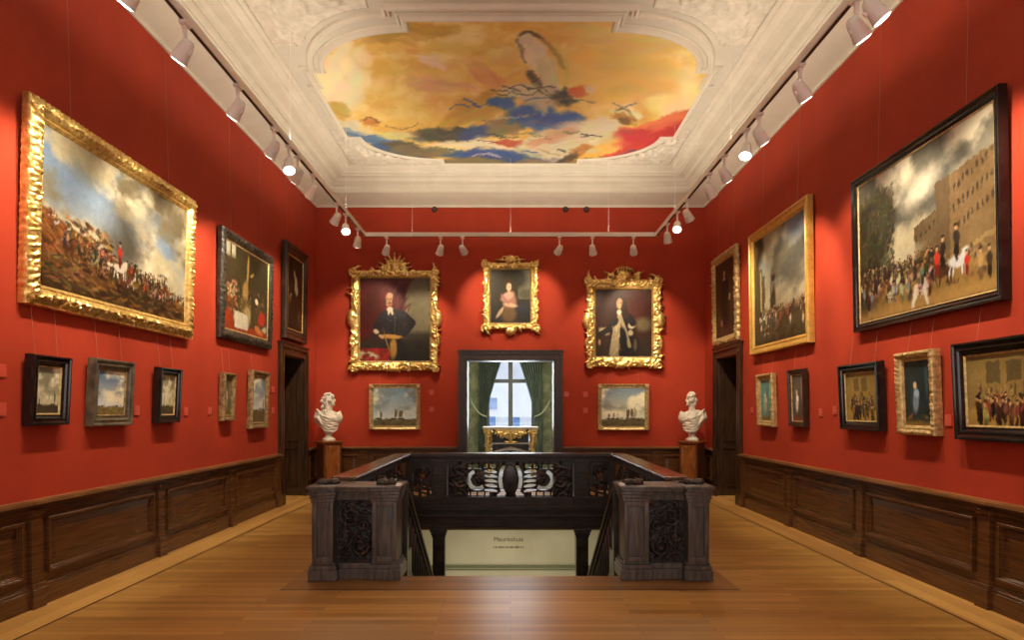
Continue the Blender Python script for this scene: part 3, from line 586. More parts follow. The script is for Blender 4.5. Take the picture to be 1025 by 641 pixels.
    for o in parts: o.matrix_local = R_
    if wires:
        top = (wtop or 5.70)-z0; yo = -math.sin(tilt)*h-T*.2; s_ = MB()
        for sx in (-1, 1):
            MB().tube([(sx*w*.3, yo, h*math.cos(tilt)-.01), (sx*w*.3, -.012, top)], .0016, 5).build('hanging_wire', M['wire'], t)
    return t

# ------------------------------------------------------------------ the hall: floor, walls, ceiling
def struct(o): o['kind'] = 'structure'; return o
OX, OY0, OY1 = 1.56, 6.46, 10.62           # stair opening
XB = 3.46                                  # inlay line between border boards and field
SLAB = -.30
V = []; Fc = []; MI = []
def fl(x0, x1, y0, y1, mi, z=0.):
    b = len(V); V.extend([(x0,y0,z),(x1,y0,z),(x1,y1,z),(x0,y1,z)]); Fc.append((b,b+1,b+2,b+3)); MI.append(mi)
for s_ in (-1, 1):
    a_, b_ = (XB+.012, W+.3) if s_ > 0 else (-W-.3, -XB-.012)
    fl(a_, b_, YF, YB+.3, 1)
    a_, b_ = (XB-.012, XB+.012) if s_ > 0 else (-XB-.012, -XB+.012)
    fl(a_, b_, YF, YB, 3)
fl(-XB+.012, XB-.012, YF, 5.95, 0)
fl(-XB+.012, -2.05, 5.95, 10.9, 0); fl(2.05, XB-.012, 5.95, 10.9, 0)
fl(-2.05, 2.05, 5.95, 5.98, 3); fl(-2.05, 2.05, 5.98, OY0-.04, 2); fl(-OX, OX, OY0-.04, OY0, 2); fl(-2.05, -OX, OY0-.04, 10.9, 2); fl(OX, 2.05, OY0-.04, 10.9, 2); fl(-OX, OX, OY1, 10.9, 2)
fl(-XB+.012, XB-.012, 10.9, YB, 0)
b = len(V)                                                             # sides of the floor slab in the opening, and its underside
V += [(-OX,OY0,0),(OX,OY0,0),(OX,OY1,0),(-OX,OY1,0),(-OX,OY0,SLAB),(OX,OY0,SLAB),(OX,OY1,SLAB),(-OX,OY1,SLAB)]
for i in range(4): j = (i+1) % 4; Fc.append((b+i, b+j, b+4+j, b+4+i)); MI.append(2)
for (x0,x1,y0,y1) in ((-4.4,4.4,YF,OY0),(-4.4,-OX,OY0,OY1),(OX,4.4,OY0,OY1),(-4.4,4.4,OY1,14)): fl(x0,x1,y0,y1,0,SLAB)
struct(meshobj('floor', V, Fc, None, mats=[M['floor'], M['floory'], M['floord'], M['inlay']], mi=MI))

DY0, DY1, DH = 11.36, 12.50, 2.56           # side door openings
BX, BH = .885, 2.62                          # back doorway half width and height
TH = .45
for s_, nm in ((-1, 'wall_left'), (1, 'wall_right')):
    mb = MB(); x0, x1 = s_*W, s_*(W+TH)
    mb.box(x0, x1, YF, DY0, 0, 6.5).box(x0, x1, DY1, YB+TH, 0, 6.5).box(x0, x1, DY0, DY1, DH, 6.5)
    struct(mb.build(nm, M['red']))
mb = MB().box(-W, -BX, YB, YB+TH, 0, 6.5).box(BX, W, YB, YB+TH, 0, 6.5).box(-BX, BX, YB, YB+TH, BH, 6.5)
struct(mb.build('wall_back', M['red']))
struct(MB().box(-W-TH, W+TH, YF-.3, YF, 0, 6.5).build('wall_front', M['red']))

# ceiling with the shaped opening for the painted panel
CZ, CCY, HXo, HYo = 6.20, 10.115, 2.72, 2.265
def outline(off=0., n=18):
    ax, ay, sx, sy = 1.22, 1.06, HXo-.22, HYo-.22          # ends of the straights; arcs set in by an ear
    q = [(ax-0., HYo), (ax, sy)]; pts = []
    arc = [(ax+(sx-ax)*math.sin(t), ay+(sy-ay)*math.cos(t)) for t in [PI/2*k/n for k in range(n+1)]]
    quad = [(ax+off, HYo+off), (ax+off, sy+off)]+[(x+off*math.sin(PI/2*k/n), y+off*math.cos(PI/2*k/n)) for k, (x, y) in enumerate(arc)][1:-1]+[(sx+off, ay+off), (HXo+off, ay+off)]
    for qx, qy, rev in ((1, 1, 0), (1, -1, 1), (-1, -1, 0), (-1, 1, 1)):
        l = [(x*qx, y*qy) for x, y in quad]; pts += l[::-1] if rev else l
    return pts
RX, RY0, RY1 = W-.90, 7.0, YB-.90
ol = outline(.10); n = len(ol); V = []; Fc = []
hit = []
for x, y in ol:
    Y0r, Y1r = RY0-CCY, RY1-CCY
    k = min(RX/abs(x) if x else 9e9, (Y1r/y if y > 0 else Y0r/y) if y else 9e9); hit.append((x*k, y*k+CCY))
V = [(x, y+CCY, CZ) for x, y in ol]+[(x, y, CZ) for x, y in hit]
for i in range(n): j = (i+1) % n; Fc.append((i, n+i, n+j, j))
b = len(V); V += [(-RX, RY1, CZ), (RX, RY1, CZ), (RX, RY0, CZ), (-RX, RY0, CZ)]
def nearest(cx, cy):
    for i in range(n):
        j = (i+1) % n; a_, c_ = hit[i], hit[j]
        if abs(a_[0]-c_[0]) > 1e-6 and abs(a_[1]-c_[1]) > 1e-6 and abs(max(abs(a_[0]), abs(c_[0]))-RX) < 1e-5 and (a_[1]+c_[1]-2*CCY)*(cy-CCY) > 0 and (a_[0]+c_[0])*cx > 0: return n+i, n+j
for k, (cx_, cy_) in enumerate(((-RX, RY1), (RX, RY1), (RX, RY0), (-RX, RY0))):
    r_ = nearest(cx_, cy_)
    if r_: Fc.append((r_[0], b+k, r_[1]))
V += [(-RX, RY0, CZ), (RX, RY0, CZ), (RX, YF, CZ), (-RX, YF, CZ)]; b += 4; Fc.append((b, b+1, b+2, b+3))
V += [(-5, YF-1, 6.52), (5, YF-1, 6.52), (5, 15, 6.52), (-5, 15, 6.52)]; b += 4; Fc.append((b, b+1, b+2, b+3))
struct(meshobj('ceiling', V, Fc, M['ceil']))
def sweep_outline(name, prof, mat, closed=True, sel=None):
    """prof: (offset outward, z)"""
    rings_ = [outline(o_) for o_, z in prof]; n = len(rings_[0]); V = []; Fc = []
    for (o_, z), r_ in zip(prof, rings_): V += [(x, y+CCY, z) for x, y in r_]
    for j in range(len(prof)-1):
        for i in range(n):
            k = (i+1) % n; Fc.append((j*n+i, j*n+k, (j+1)*n+k, (j+1)*n+i))
    return auto(meshobj(name, V, Fc, mat), 30)
struct(sweep_outline('trim_1', [(-.005, 6.20), (-.005, 6.165), (.004, 6.155), (.018, 6.148), (.045, 6.145), (.07, 6.165), (.08, 6.19), (.10, 6.175), (.118, 6.185), (.125, 6.21)], M['plaster']))
# outer moulding round the nearer part of the panel
def strip(mb, pts, prof):
    """mitred strip along plan points; prof = (offset to the outside of travel, z)"""
    P = [Vector((x, y)) for x, y in pts]; vs = []; k = len(prof)
    for i, p in enumerate(P):
        d1 = (p-P[i-1]).normalized() if i else (P[1]-p).normalized(); d2 = (P[i+1]-p).normalized() if i < len(P)-1 else d1
        n1, n2 = Vector((d1.y, -d1.x)), Vector((d2.y, -d2.x)); nn = (n1+n2).normalized(); c = max(.35, nn.dot(n1))
        for o_, z in prof: q = p+nn*(o_/c); vs.append((q.x, q.y, z))
    fs = [(i*k+j, i*k+j+1, (i+1)*k+j+1, (i+1)*k+j) for i in range(len(P)-1) for j in range(k-1)]
    mb.add(vs, fs)
half = [(HXo+.14, 9.45), (HXo-.02, 9.45), (HXo-.02, 9.2)]+[(1.45+(HXo-.02-1.45)*math.cos(t), 9.2-1.46*math.sin(t)) for t in [PI/2*k/16 for k in range(1, 16)]]+[(1.45, 7.74), (1.45, 7.6), (0, 7.6)]
pts = half+[(-x, y) for x, y in half[::-1][1:]]
mb = MB(); strip(mb, pts, [(-.035, 6.205), (-.03, 6.165), (-.012, 6.15), (.012, 6.15), (.02, 6.175), (.05, 6.165), (.06, 6.205)]); struct(auto(mb.build('trim_2', M['plaster']), 30))
# cornice round the hall
CP = [(0, 5.66), (.025, 5.66), (.03, 5.70), (.055, 5.715), (.385, 5.838), (.385, 5.85), (.375, 5.855), (.375, 5.868), (.405, 5.872), (.415, 5.90), (.43, 5.905), (.43, 5.935), (.455, 5.95), (.50, 5.96), (.50, 5.985), (.49, 5.99), (.49, 6.005), (.545, 6.005), (.56, 6.015), (.575, 6.04), (.60, 6.045), (.60, 6.055), (.70, 6.06), (.705, 6.085), (.75, 6.09), (.76, 6.12), (.80, 6.135), (.84, 6.15), (.85, 6.18), (.90, 6.185), (.905, 6.21)]
mb = MB(); strip(mb, [(-W, YF), (-W, YB), (W, YB), (W, YF)], CP); struct(auto(mb.build('trim_3', M['plaster']), 30))
pc = canvas_mesh(p_ceiling(), 5.7, 4.75, 'ceiling_painting', M['cpaint'], None, 0, 0, .95)
# picture seen from the stairs: its foot lies toward the back wall
for v in pc.data.vertices: x, y, z = v.co; v.co = (x, CCY+2.375-z, 6.17)
bm = bmesh.new(); bm.from_mesh(pc.data); clip = outline(.045)
def inside(x, y):
    c = False
    for i in range(len(clip)):
        (xa, ya), (xb, yb) = clip[i-1], clip[i]
        if (ya > y) != (yb > y) and x < (xb-xa)*(y-ya)/(yb-ya)+xa: c = not c
    return c
dead = [f for f in bm.faces if not inside(f.calc_center_median().x, f.calc_center_median().y-CCY)]
bmesh.ops.delete(bm, geom=dead, context='FACES'); bm.to_mesh(pc.data); bm.free(); pc.data.flip_normals()
tag(pc, 'abstract ceiling painting in yellow, blue, white and red, set in the plaster ceiling', 'ceiling painting')
# carved plaster in the spandrels
def spandrel(qx, qy, size, lw):
    C = Carve(size, size, .02); r2 = random.Random(5)
    C.scroll(size*.18, size*.62, size*.17, 1.6, 1, 2., .035); C.scroll(-size*.2, size*.74, size*.12, 1.5, -1, .5, .03); C.scroll(size*.3, size*.25, size*.12, 1.5, 1, 4., .03)
    for k in range(26): C.leaf(r2.uniform(-.5, .5)*size, r2.uniform(0, 1)*size, r2.uniform(0, 6.3), .22, r2.uniform(-2, 2), .028, .8)
    # solid only outside the arc and inside the rectangle
    X, Z = np.meshgrid(C.x+size/2, C.z); wx, wy = X+RX-size-.02, Z+((RY1-CCY) if qy > 0 else (CCY-7.05))-size-.02
    ax, ay, sx, sy = 1.22, 1.06, HXo-.22+.16, HYo-.22+.16
    ins = (((np.maximum(wx-ax, 0))/(sx-ax))**2+((np.maximum(wy-ay, 0))/(sy-ay))**2) > 1
    if qy < 0: ins = (((np.maximum(wx-1.45, 0))/(HXo+.08-1.45))**2+((np.maximum(wy-.92, 0))/1.56)**2) > 1
    yo = ((RY1-CCY) if qy > 0 else (CCY-7.05))-size-.02
    def mp(x, y, z): return (qx*(x+size/2+RX-size-.02), CCY+qy*(z+yo), CZ-(-y))
    o = C.mesh('carved_spandrel', M['plaster2'], None, .05, .012, ins, True, map=mp)
    if qx*qy < 0: o.data.flip_normals()
    return o
for i, (qx, qy) in enumerate(((-1, 1), (1, 1), (-1, -1), (1, -1))):
    o = spandrel(qx, qy, 1.5 if qy > 0 else 1.35, 0); o.name = 'trim_%d' % (4+i); o['kind'] = 'structure'

# ------------------------------------------------------------------ wainscot
def panel_run(mb, L, hgt=.87, ends=(0, 0)):
    pass
def wainscot(name, rz, loc, cuts, pil):
    """local x runs along the wall, -y faces the room"""
    a0, a1 = cuts; mb = MB()
    mb.box(a0, a1, -.022, 0, 0, .86)
    mb.box(a0, a1, -.055, 0, 0, .15).box(a0, a1, -.042, 0, .15, .172).box(a0, a1, -.034, 0, .172, .188)
    mb.box(a0, a1, -.034, 0, .765, .80).box(a0, a1, -.05, 0, .80, .822).box(a0, a1, -.075, 0, .822, .842)
    o = mb.build(name, M['oak']); parts = [mb]
    ed = [a0]+pil+[a1]
    mbp = MB()
    for p in pil:
        mb.box(p-.065, p+.065, -.06, -.02, .19, .77); mb.box(p-.078, p+.078, -.085, -.02, 0, .16).box(p-.074, p+.074, -.075, -.02, .16, .20); mb.box(p-.075, p+.075, -.076, -.02, .76, .80)
    for k in range(len(ed)-1):
        l0 = ed[k]+(.065 if k else .02); l1 = ed[k+1]-(.065 if k < len(ed)-2 else .02)
        if l1-l0 < .25: continue
        x0, x1 = l0+.075, l1-.075; z0, z1 = .255, .715
        for (u, hh, dd) in ((0, .026, .060), (.024, .014, .046), (.036, .010, .034)):
            u0, u1 = u, u+hh
            mb.box(x0+u0, x1-u0, -dd, -.02, z0+u0, z0+u1).box(x0+u0, x1-u0, -dd, -.02, z1-u1, z1-u0).box(x0+u0, x0+u1, -dd, -.02, z0+u1, z1-u1).box(x1-u1, x1-u0, -dd, -.02, z0+u1, z1-u1)
        b0 = .115                                                     # raised field with sloping edges
        q = [(x0+.05, -.022, z0+.05), (x1-.05, -.022, z0+.05), (x1-.05, -.022, z1-.05), (x0+.05, -.022, z1-.05), (x0+b0, -.034, z0+b0), (x1-b0, -.034, z0+b0), (x1-b0, -.034, z1-b0), (x0+b0, -.034, z1-b0)]
        mb.add(q, [(4,5,6,7), (0,1,5,4), (1,2,6,5), (2,3,7,6), (3,0,4,7)])
    bpy.data.objects.remove(o)
    o = mb.build(name, M['oak']); o.location = loc; o.rotation_euler = (0, 0, rz)
    md = o.modifiers.new('edge', 'BEVEL'); md.width = .003; md.segments = 1; md.limit_method = 'ANGLE'
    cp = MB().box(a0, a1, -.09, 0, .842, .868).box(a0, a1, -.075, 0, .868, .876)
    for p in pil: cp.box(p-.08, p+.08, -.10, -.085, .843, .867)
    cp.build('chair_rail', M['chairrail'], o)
    return struct(o)
pl = [-.4, 1.55, 3.50, 5.42, 7.36, 9.24]
wainscot('baseboard_left', PI/2, (-W, 0, 0), (YF, 11.17), pl+[11.10])
wainscot('baseboard_right', -PI/2, (W, 0, 0), (-11.17, -YF), [-11.10]+[-p for p in pl[::-1]])
wainscot('baseboard_left_end', PI/2, (-W, 0, 0), (12.70, YB-.02), [])
wainscot('baseboard_right_end', -PI/2, (W, 0, 0), (-YB+.02, -12.70), [])
wainscot('baseboard_back', 0, (0, YB, 0), (-W+.02, -1.06), [-2.9, -1.95])
wainscot('baseboard_back', 0, (0, YB, 0), (1.06, W-.02), [1.95, 2.9])

# ------------------------------------------------------------------ side doors: deep panelled reveals in a moulded case
def side_door(nm, s_):
    t = empty(nm, (s_*W, (DY0+DY1)/2, 0), PI/2 if s_ < 0 else -PI/2); struct(t)
    hw = (DY1-DY0)/2; mb = MB()
    for sx in (-1, 1):
        mb.box(sx*hw, sx*(hw+.17), -.035, 0, 0, DH).box(sx*hw, sx*(hw+.05), -.055, -.03, 0, DH).box(sx*(hw+.12), sx*(hw+.185), -.065, -.03, 0, DH+.12).box(sx*(hw-.005), sx*(hw+.19), -.075, 0, 0, .17)
    mb.box(-hw-.17, hw+.17, -.035, 0, DH, DH+.17).box(-hw-.05, hw+.05, -.055, -.03, DH, DH+.05).box(-hw-.185, hw+.185, -.065, -.03, DH+.12, DH+.185).box(-hw-.20, hw+.20, -.085, 0, DH+.185, DH+.21)
    c = mb.build('case', M['doorwood'], t); c.data.update()
    mb = MB()
    for sx in (-1, 1):                                                # panelled jamb linings
        x0 = sx*hw; mb.box(x0, x0-sx*.02, 0, TH, 0, DH)
        for z0, z1 in ((.18, .9), (1.02, 2.4)):
            for a_, b_ in (((.07, .09), (z0, z1)), ((TH-.09, TH-.07), (z0, z1)), ((.07, TH-.07), (z0, z0+.02)), ((.07, TH-.07), (z1-.02, z1))):
                mb.box(x0-sx*.02, x0-sx*.035, a_[0], a_[1], b_[0], b_[1])
    mb.box(-hw, hw, 0, TH, DH-.02, DH); mb.build('reveal_lining', M['doorwood'], t)
    mb = MB(); y0 = TH-.02                                              # closed dark leaf at the back of the reveal
    mb.box(-hw+.02, hw-.02, y0, y0+.05, 0, DH-.02)
    for z0, z1 in ((.2, .95), (1.1, 2.35)):
        for x0, x1 in ((-hw+.12, -.05), (.05, hw-.12)):
            mb.box(x0, x1, y0-.016, y0, z0, z0+.03).box(x0, x1, y0-.016, y0, z1-.03, z1).box(x0, x0+.03, y0-.016, y0, z0, z1).box(x1-.03, x1, y0-.016, y0, z0, z1)
    mb.build('door_leaf', M['doorwood'], t)
    MB().box(-hw, hw, -.01, TH, -.01, .012).build('threshold', M['floory'], t)
side_door('door_1', -1); side_door('door_2', 1)
# wide doorway in the back wall
t = empty('door_3', (0, YB, 0)); struct(t); mb = MB()
for sx in (-1, 1):
    mb.box(sx*BX, sx*(BX+.15), -.04, 0, 0, BH).box(sx*BX, sx*(BX+.035), -.06, -.035, 0, BH).box(sx*(BX+.11), sx*(BX+.16), -.07, -.035, 0, BH+.11)
mb.box(-BX-.15, BX+.15, -.04, 0, BH, BH+.16).box(-BX-.035, BX+.035, -.06, -.03, BH, BH+.035).box(-BX-.16, BX+.16, -.07, -.03, BH+.11, BH+.16).box(-BX-.18, BX+.18, -.09, 0, BH+.16, BH+.185)
mb.build('case', M['doorwood'], t)
mb = MB()
for sx in (-1, 1): mb.box(sx*BX, sx*(BX-.02), 0, TH, 0, BH)
mb.box(-BX, BX, 0, TH, BH-.02, BH); mb.build('reveal_lining', M['winframe'], t)

# ------------------------------------------------------------------ the room beyond: green walls, window, curtains, gilt console
Y2 = 18.6; WX = .66
struct(MB().box(-2.6, 2.6, YB+.3, Y2+.4, -.02, 0).build('floor_far_room', M['farfloor']))
struct(MB().box(-2.7, 2.7, YB+.1, Y2+.4, 3.45, 3.55).build('ceiling_far_room', M['plaster']))
struct(MB().box(-1.30, -1.18, YB+TH, Y2, 0, 3.5).build('wall_far_room_left', M['green']))
struct(MB().box(1.18, 1.30, YB+TH, Y2, 0, 3.5).build('wall_far_room_right', M['green']))
struct(MB().box(-1.3, -WX, Y2, Y2+.3, 0, 3.5).box(WX, 1.3, Y2, Y2+.3, 0, 3.5).box(-WX, WX, Y2, Y2+.3, 0, .55).box(-WX, WX, Y2, Y2+.3, 3.05, 3.5).build('wall_far_room_back', M['green']))
struct(MB().box(-1.18, -1.15, YB+TH, Y2, 0, .8).box(1.15, 1.18, YB+TH, Y2, 0, .8).box(-1.18, -1.13, YB+TH, Y2, .8, .84).box(1.13, 1.18, YB+TH, Y2, .8, .84).build('baseboard_far_room', M['oak']))
wn = empty('window_1', (0, Y2+.1, .55)); struct(wn); mb = MB()
mb.box(-WX, -WX+.07, 0, .08, 0, 2.5).box(WX-.07, WX, 0, .08, 0, 2.5).box(-WX, WX, 0, .08, 0, .07).box(-WX, WX, 0, .08, 2.43, 2.5).box(-.06, .06, -.01, .09, 0, 2.5).box(-WX, WX, -.015, .095, 1.82, 1.92)
mb.build('window_frame', M['winframe'], wn); MB().box(-WX, WX, .04, .045, .03, 2.47).build('pane', M['glass'], wn)
MB().box(-WX-.1, WX+.1, -.22, 0, -.05, 0).build('window_sill', M['whitepaint'], wn)
# house across the street
hs = empty('town_house', (0, 40, -4)); tag(hs, 'pale house across the street, seen through the far window', 'house')
MB().box(-9, 9, 0, 4, 0, 9.2).build('facade', M['facade'], hs); MB().box(-9.3, 9.3, -.3, 4.3, 9.2, 9.7).build('roof_edge', M['winframe'], hs)
for x, z in ((-1.05, 5.65), (-1.15, 4.55), (.30, 4.5), (1.5, 4.55), (1.9, 5.8), (-3.2, 5.6)):
    f = MB().box(x-.32, x+.32, -.06, 0, z-.05, z+.75).build('house_window', M['whitepaint'], hs); MB().box(x-.26, x+.26, -.08, -.055, z, z+.7).build('house_pane', M['bluepane'], f)
struct(MB().box(-20, 20, 20, 60, -4.1, -4).build('ground', M['facade']))
def curtain(s_, label):
    t = empty('curtain', (s_*.70, Y2-.22, .02)); tag(t, label, 'curtain'); nu, nz = 70, 40; V = []; Fc = []
    for j in range(nz+1):
        z = 2.95*j/nz; tz = 1.42
        # inner edge: wide at the head, drawn to the tie, falling straight below
        wd_ = .19+(.43)*max(0, (z-tz)/(2.95-tz))**1.25 if z > tz else .19+.12*min(1, (tz-z)/.9)
        for i in range(nu+1):
            u = i/nu; outer = s_*.86; x = outer-s_*u*wd_
            dep = .05*math.sin(u*2*PI*8+.6*math.sin(z*3))*(.5+.5*min(1, abs(z-tz)+.2))+.02*math.sin(z*5+u*9)
            V.append((x-s_*.70, dep, z))
    for j in range(nz):
        for i in range(nu): a_ = j*(nu+1)+i; Fc.append((a_, a_+1, a_+nu+2, a_+nu+1))
    o = meshobj('drape', V, Fc, M['curtain'], t, True); md = o.modifiers.new('thick', 'SOLIDIFY'); md.thickness = .012
    pts = [(s_*(1.10-.70), .18, 1.85)]+[(s_*(1.10-k*.045-.70), -.02*k*(k<6)-.10*(k>5), 1.85-.42*math.sin(k/9*PI/2)) for k in range(1, 10)]+[(s_*(.66-.70), -.06, 1.40)]
    MB().tube(pts, .016, 8).build('tieback_cord', M['cord'], t)
curtain(-1, 'grey-green curtain tied back beside the far window, on the side of the long-haired bust')
curtain(1, 'grey-green curtain tied back beside the far window, on the side of the short-haired bust')
t = empty('curtain_pelmet', (0, Y2-.2, 3.0)); o = MB().cbox(-.95, .95, -.14, .14, 0, .14, .01).build('curtain_pelmet', M['whitepaint']); o.location = (0, Y2-.2, 3.0); bpy.data.objects.remove(t)
tag(o, 'white pelmet box above the pair of green curtains', 'pelmet')
def console():
    y = 16.0; t = empty('console_table', (0, y, 0)); tag(t, 'gilded carved console table with pale marble top before the far window', 'console table')
    MB().cbox(-.66, .66, -.26, .26, 1.155, 1.21, .012).build('marble_top', M['marble'], t)
    C = Carve(1.28, .46, .012); C.H[:] = 0
    C.scroll(.22, .30, .09, 1.3, 1, 0., .025); C.scroll(.44, .32, .08, 1.3, -1, 2., .025); C.leaf(.0, .12, PI/2, .3, 0, .06); C.leaf(.0, .1, .6, .25, -.8, .04)
    for k in range(9): C.leaf(.05+.06*k, .38-.02*math.sin(k), -1.2+.2*math.sin(k*2), .13, 1.2, .022)
    C.mirror(); X, Z = np.meshgrid(C.x, C.z); sw = .30-.16*np.cos(X/.62*PI*1.0)*(np.abs(X) < .55); K = (Z > sw+.07) | ((C.H > .15) & (Z > sw-.04))
    o = C.mesh('carved_apron', M['gold'], t, .05, .02, K); o.location = (0, -.22, .70)
    for sx in (-1, 1):
        for yy in (-.2, .2):
            C = Carve(.24, 1.15, .012)
            for k in range(5): C.scroll((-1)**k*.02, .12+.22*k, .065, 1.2, (-1)**k, k*1.7, .026)
            C.leaf(0, .75, PI/2, .35, 0, .08); X, Z = np.meshgrid(C.x, C.z)
            K = (np.abs(X-.02*np.sin(Z*9)) < .055+.05*np.clip((Z-.5)/.6, 0, 1)) | (C.H > .2)
            o = C.mesh('leg', M['gold'], t, .05, .02, K, both=True); o.location = (sx*.53, yy, .003)
    MB().cbox(-.45, .45, -.17, .17, .80, .83, .008).build('shelf', M['whitepaint'], t)
    MB().box(-.44, .44, .18, .2, .30, 1.15).build('back_panel', M['stairdark'], t)
    MB().tube([(-.44, -.1, .60), (-.2, -.12, .66), (0, -.14, .70), (.2, -.12, .66), (.44, -.1, .60)], [.02, .03, .04, .03, .02], 8).build('stretcher', M['marble'], t, True)
console()

# ------------------------------------------------------------------ lower hall seen through the stair opening
LZ = -2.45; LYB = 13.0
struct(MB().box(-4.4, 4.4, 5, LYB+.2, LZ-.05, LZ).build('floor_lower', M['floor']))
struct(MB().box(-4.4, 4.4, LYB, LYB+.2, LZ, SLAB).build('wall_lower_back', M['lowcream']))
struct(MB().box(-3.2, -3.0, 5, LYB, LZ, SLAB).build('wall_lower_left', M['lowcream']))
struct(MB().box(3.0, 3.2, 5, LYB, LZ, SLAB).build('wall_lower_right', M['lowcream']))
struct(MB().box(-3.2, 3.2, 4.9, 5, LZ, SLAB).build('wall_lower_front', M['lowcream']))
struct(MB().box(-3.0, 3.0, LYB-.035, LYB, -1.455, -1.415).box(-3.0, 3.0, LYB-.02, LYB, -1.50, -1.49).build('trim_20', M['lowgreen']))
struct(MB().box(-1.30, 1.24, LYB-.03, LYB, -1.38, -1.372).box(-1.30, -1.292, LYB-.03, LYB, -1.38, -.72).box(1.232, 1.24, LYB-.03, LYB, -1.38, -.72).build('trim_21', M['lowpanel']))
def text(body, x, z, size, name, label, cat):
    c = bpy.data.curves.new(name, 'FONT'); c.body = body; c.size = size; c.extrude = .002; c.align_x = 'LEFT'; c.materials.append(M['ink'])
    o = bpy.data.objects.new(name, c); o.location = (x, LYB-.006, z); o.rotation_euler = (PI/2, 0, 0); COL.objects.link(o); bpy.context.view_layer.update()
    me = bpy.data.meshes.new_from_object(o.evaluated_get(bpy.context.evaluated_depsgraph_get())); q = bpy.data.objects.new(name, me); q.location = o.location; q.rotation_euler = o.rotation_euler
    COL.objects.link(q); bpy.data.objects.remove(o); return tag(q, label, cat)
text('Mauritshuis', -.33, -.945, .125, 'wall_lettering', 'brown lettering reading Mauritshuis on the cream wall below the landing', 'lettering')
mb = MB(); r3 = random.Random(4); x = -.33
while x < .26:                                                         # a line too small and blurred to read
    w_ = r3.uniform(.012, .03); mb.box(x, x+w_, LYB-.008, LYB-.001, -1.075, -1.075+r3.choice((.028, .03, .042))); x += w_+r3.choice((.008, .01, .022))
tag(mb.build('wall_lettering', M['ink']), 'faint brown line of small unreadable lettering below the large word', 'lettering', None, 'stuff')

# ------------------------------------------------------------------ staircase, balustrades, newels
st = empty('staircase', (0, OY0, LZ)); tag(st, 'dark wooden staircase descending between the carved newels', 'staircase')
for k in range(12):
    z = -.185*(k+1)-.01; y = .06+.28*k
    MB().cbox(-.96, .96, y-.03, y+.29, z-.04-LZ, z-LZ, .008).build('tread', M['stair'], st); MB().box(-.96, .96, y, y+.02, max(0, z-.20-LZ), z-.04-LZ).build('riser', M['stairdark'], st)
SL = .662
RT = .925                                                              # rail height
def acanthus(C, seed, n=30, r=.02):
    q = random.Random(seed)
    for k in range(n): C.leaf(q.uniform(-.5, .5)*C.w, q.uniform(0, 1)*C.h, q.uniform(0, 6.3), .14, q.uniform(-2.4, 2.4), r, q.uniform(.5, .9))
def post(name, parent, x0, x1, y0, y1, z0, z1, mat, faces='f', c=.008, panel=True):
    mb = MB().cbox(x0, x1, y0, y1, z0, z1, c)
    o = mb.build(name, mat, parent)
    return o
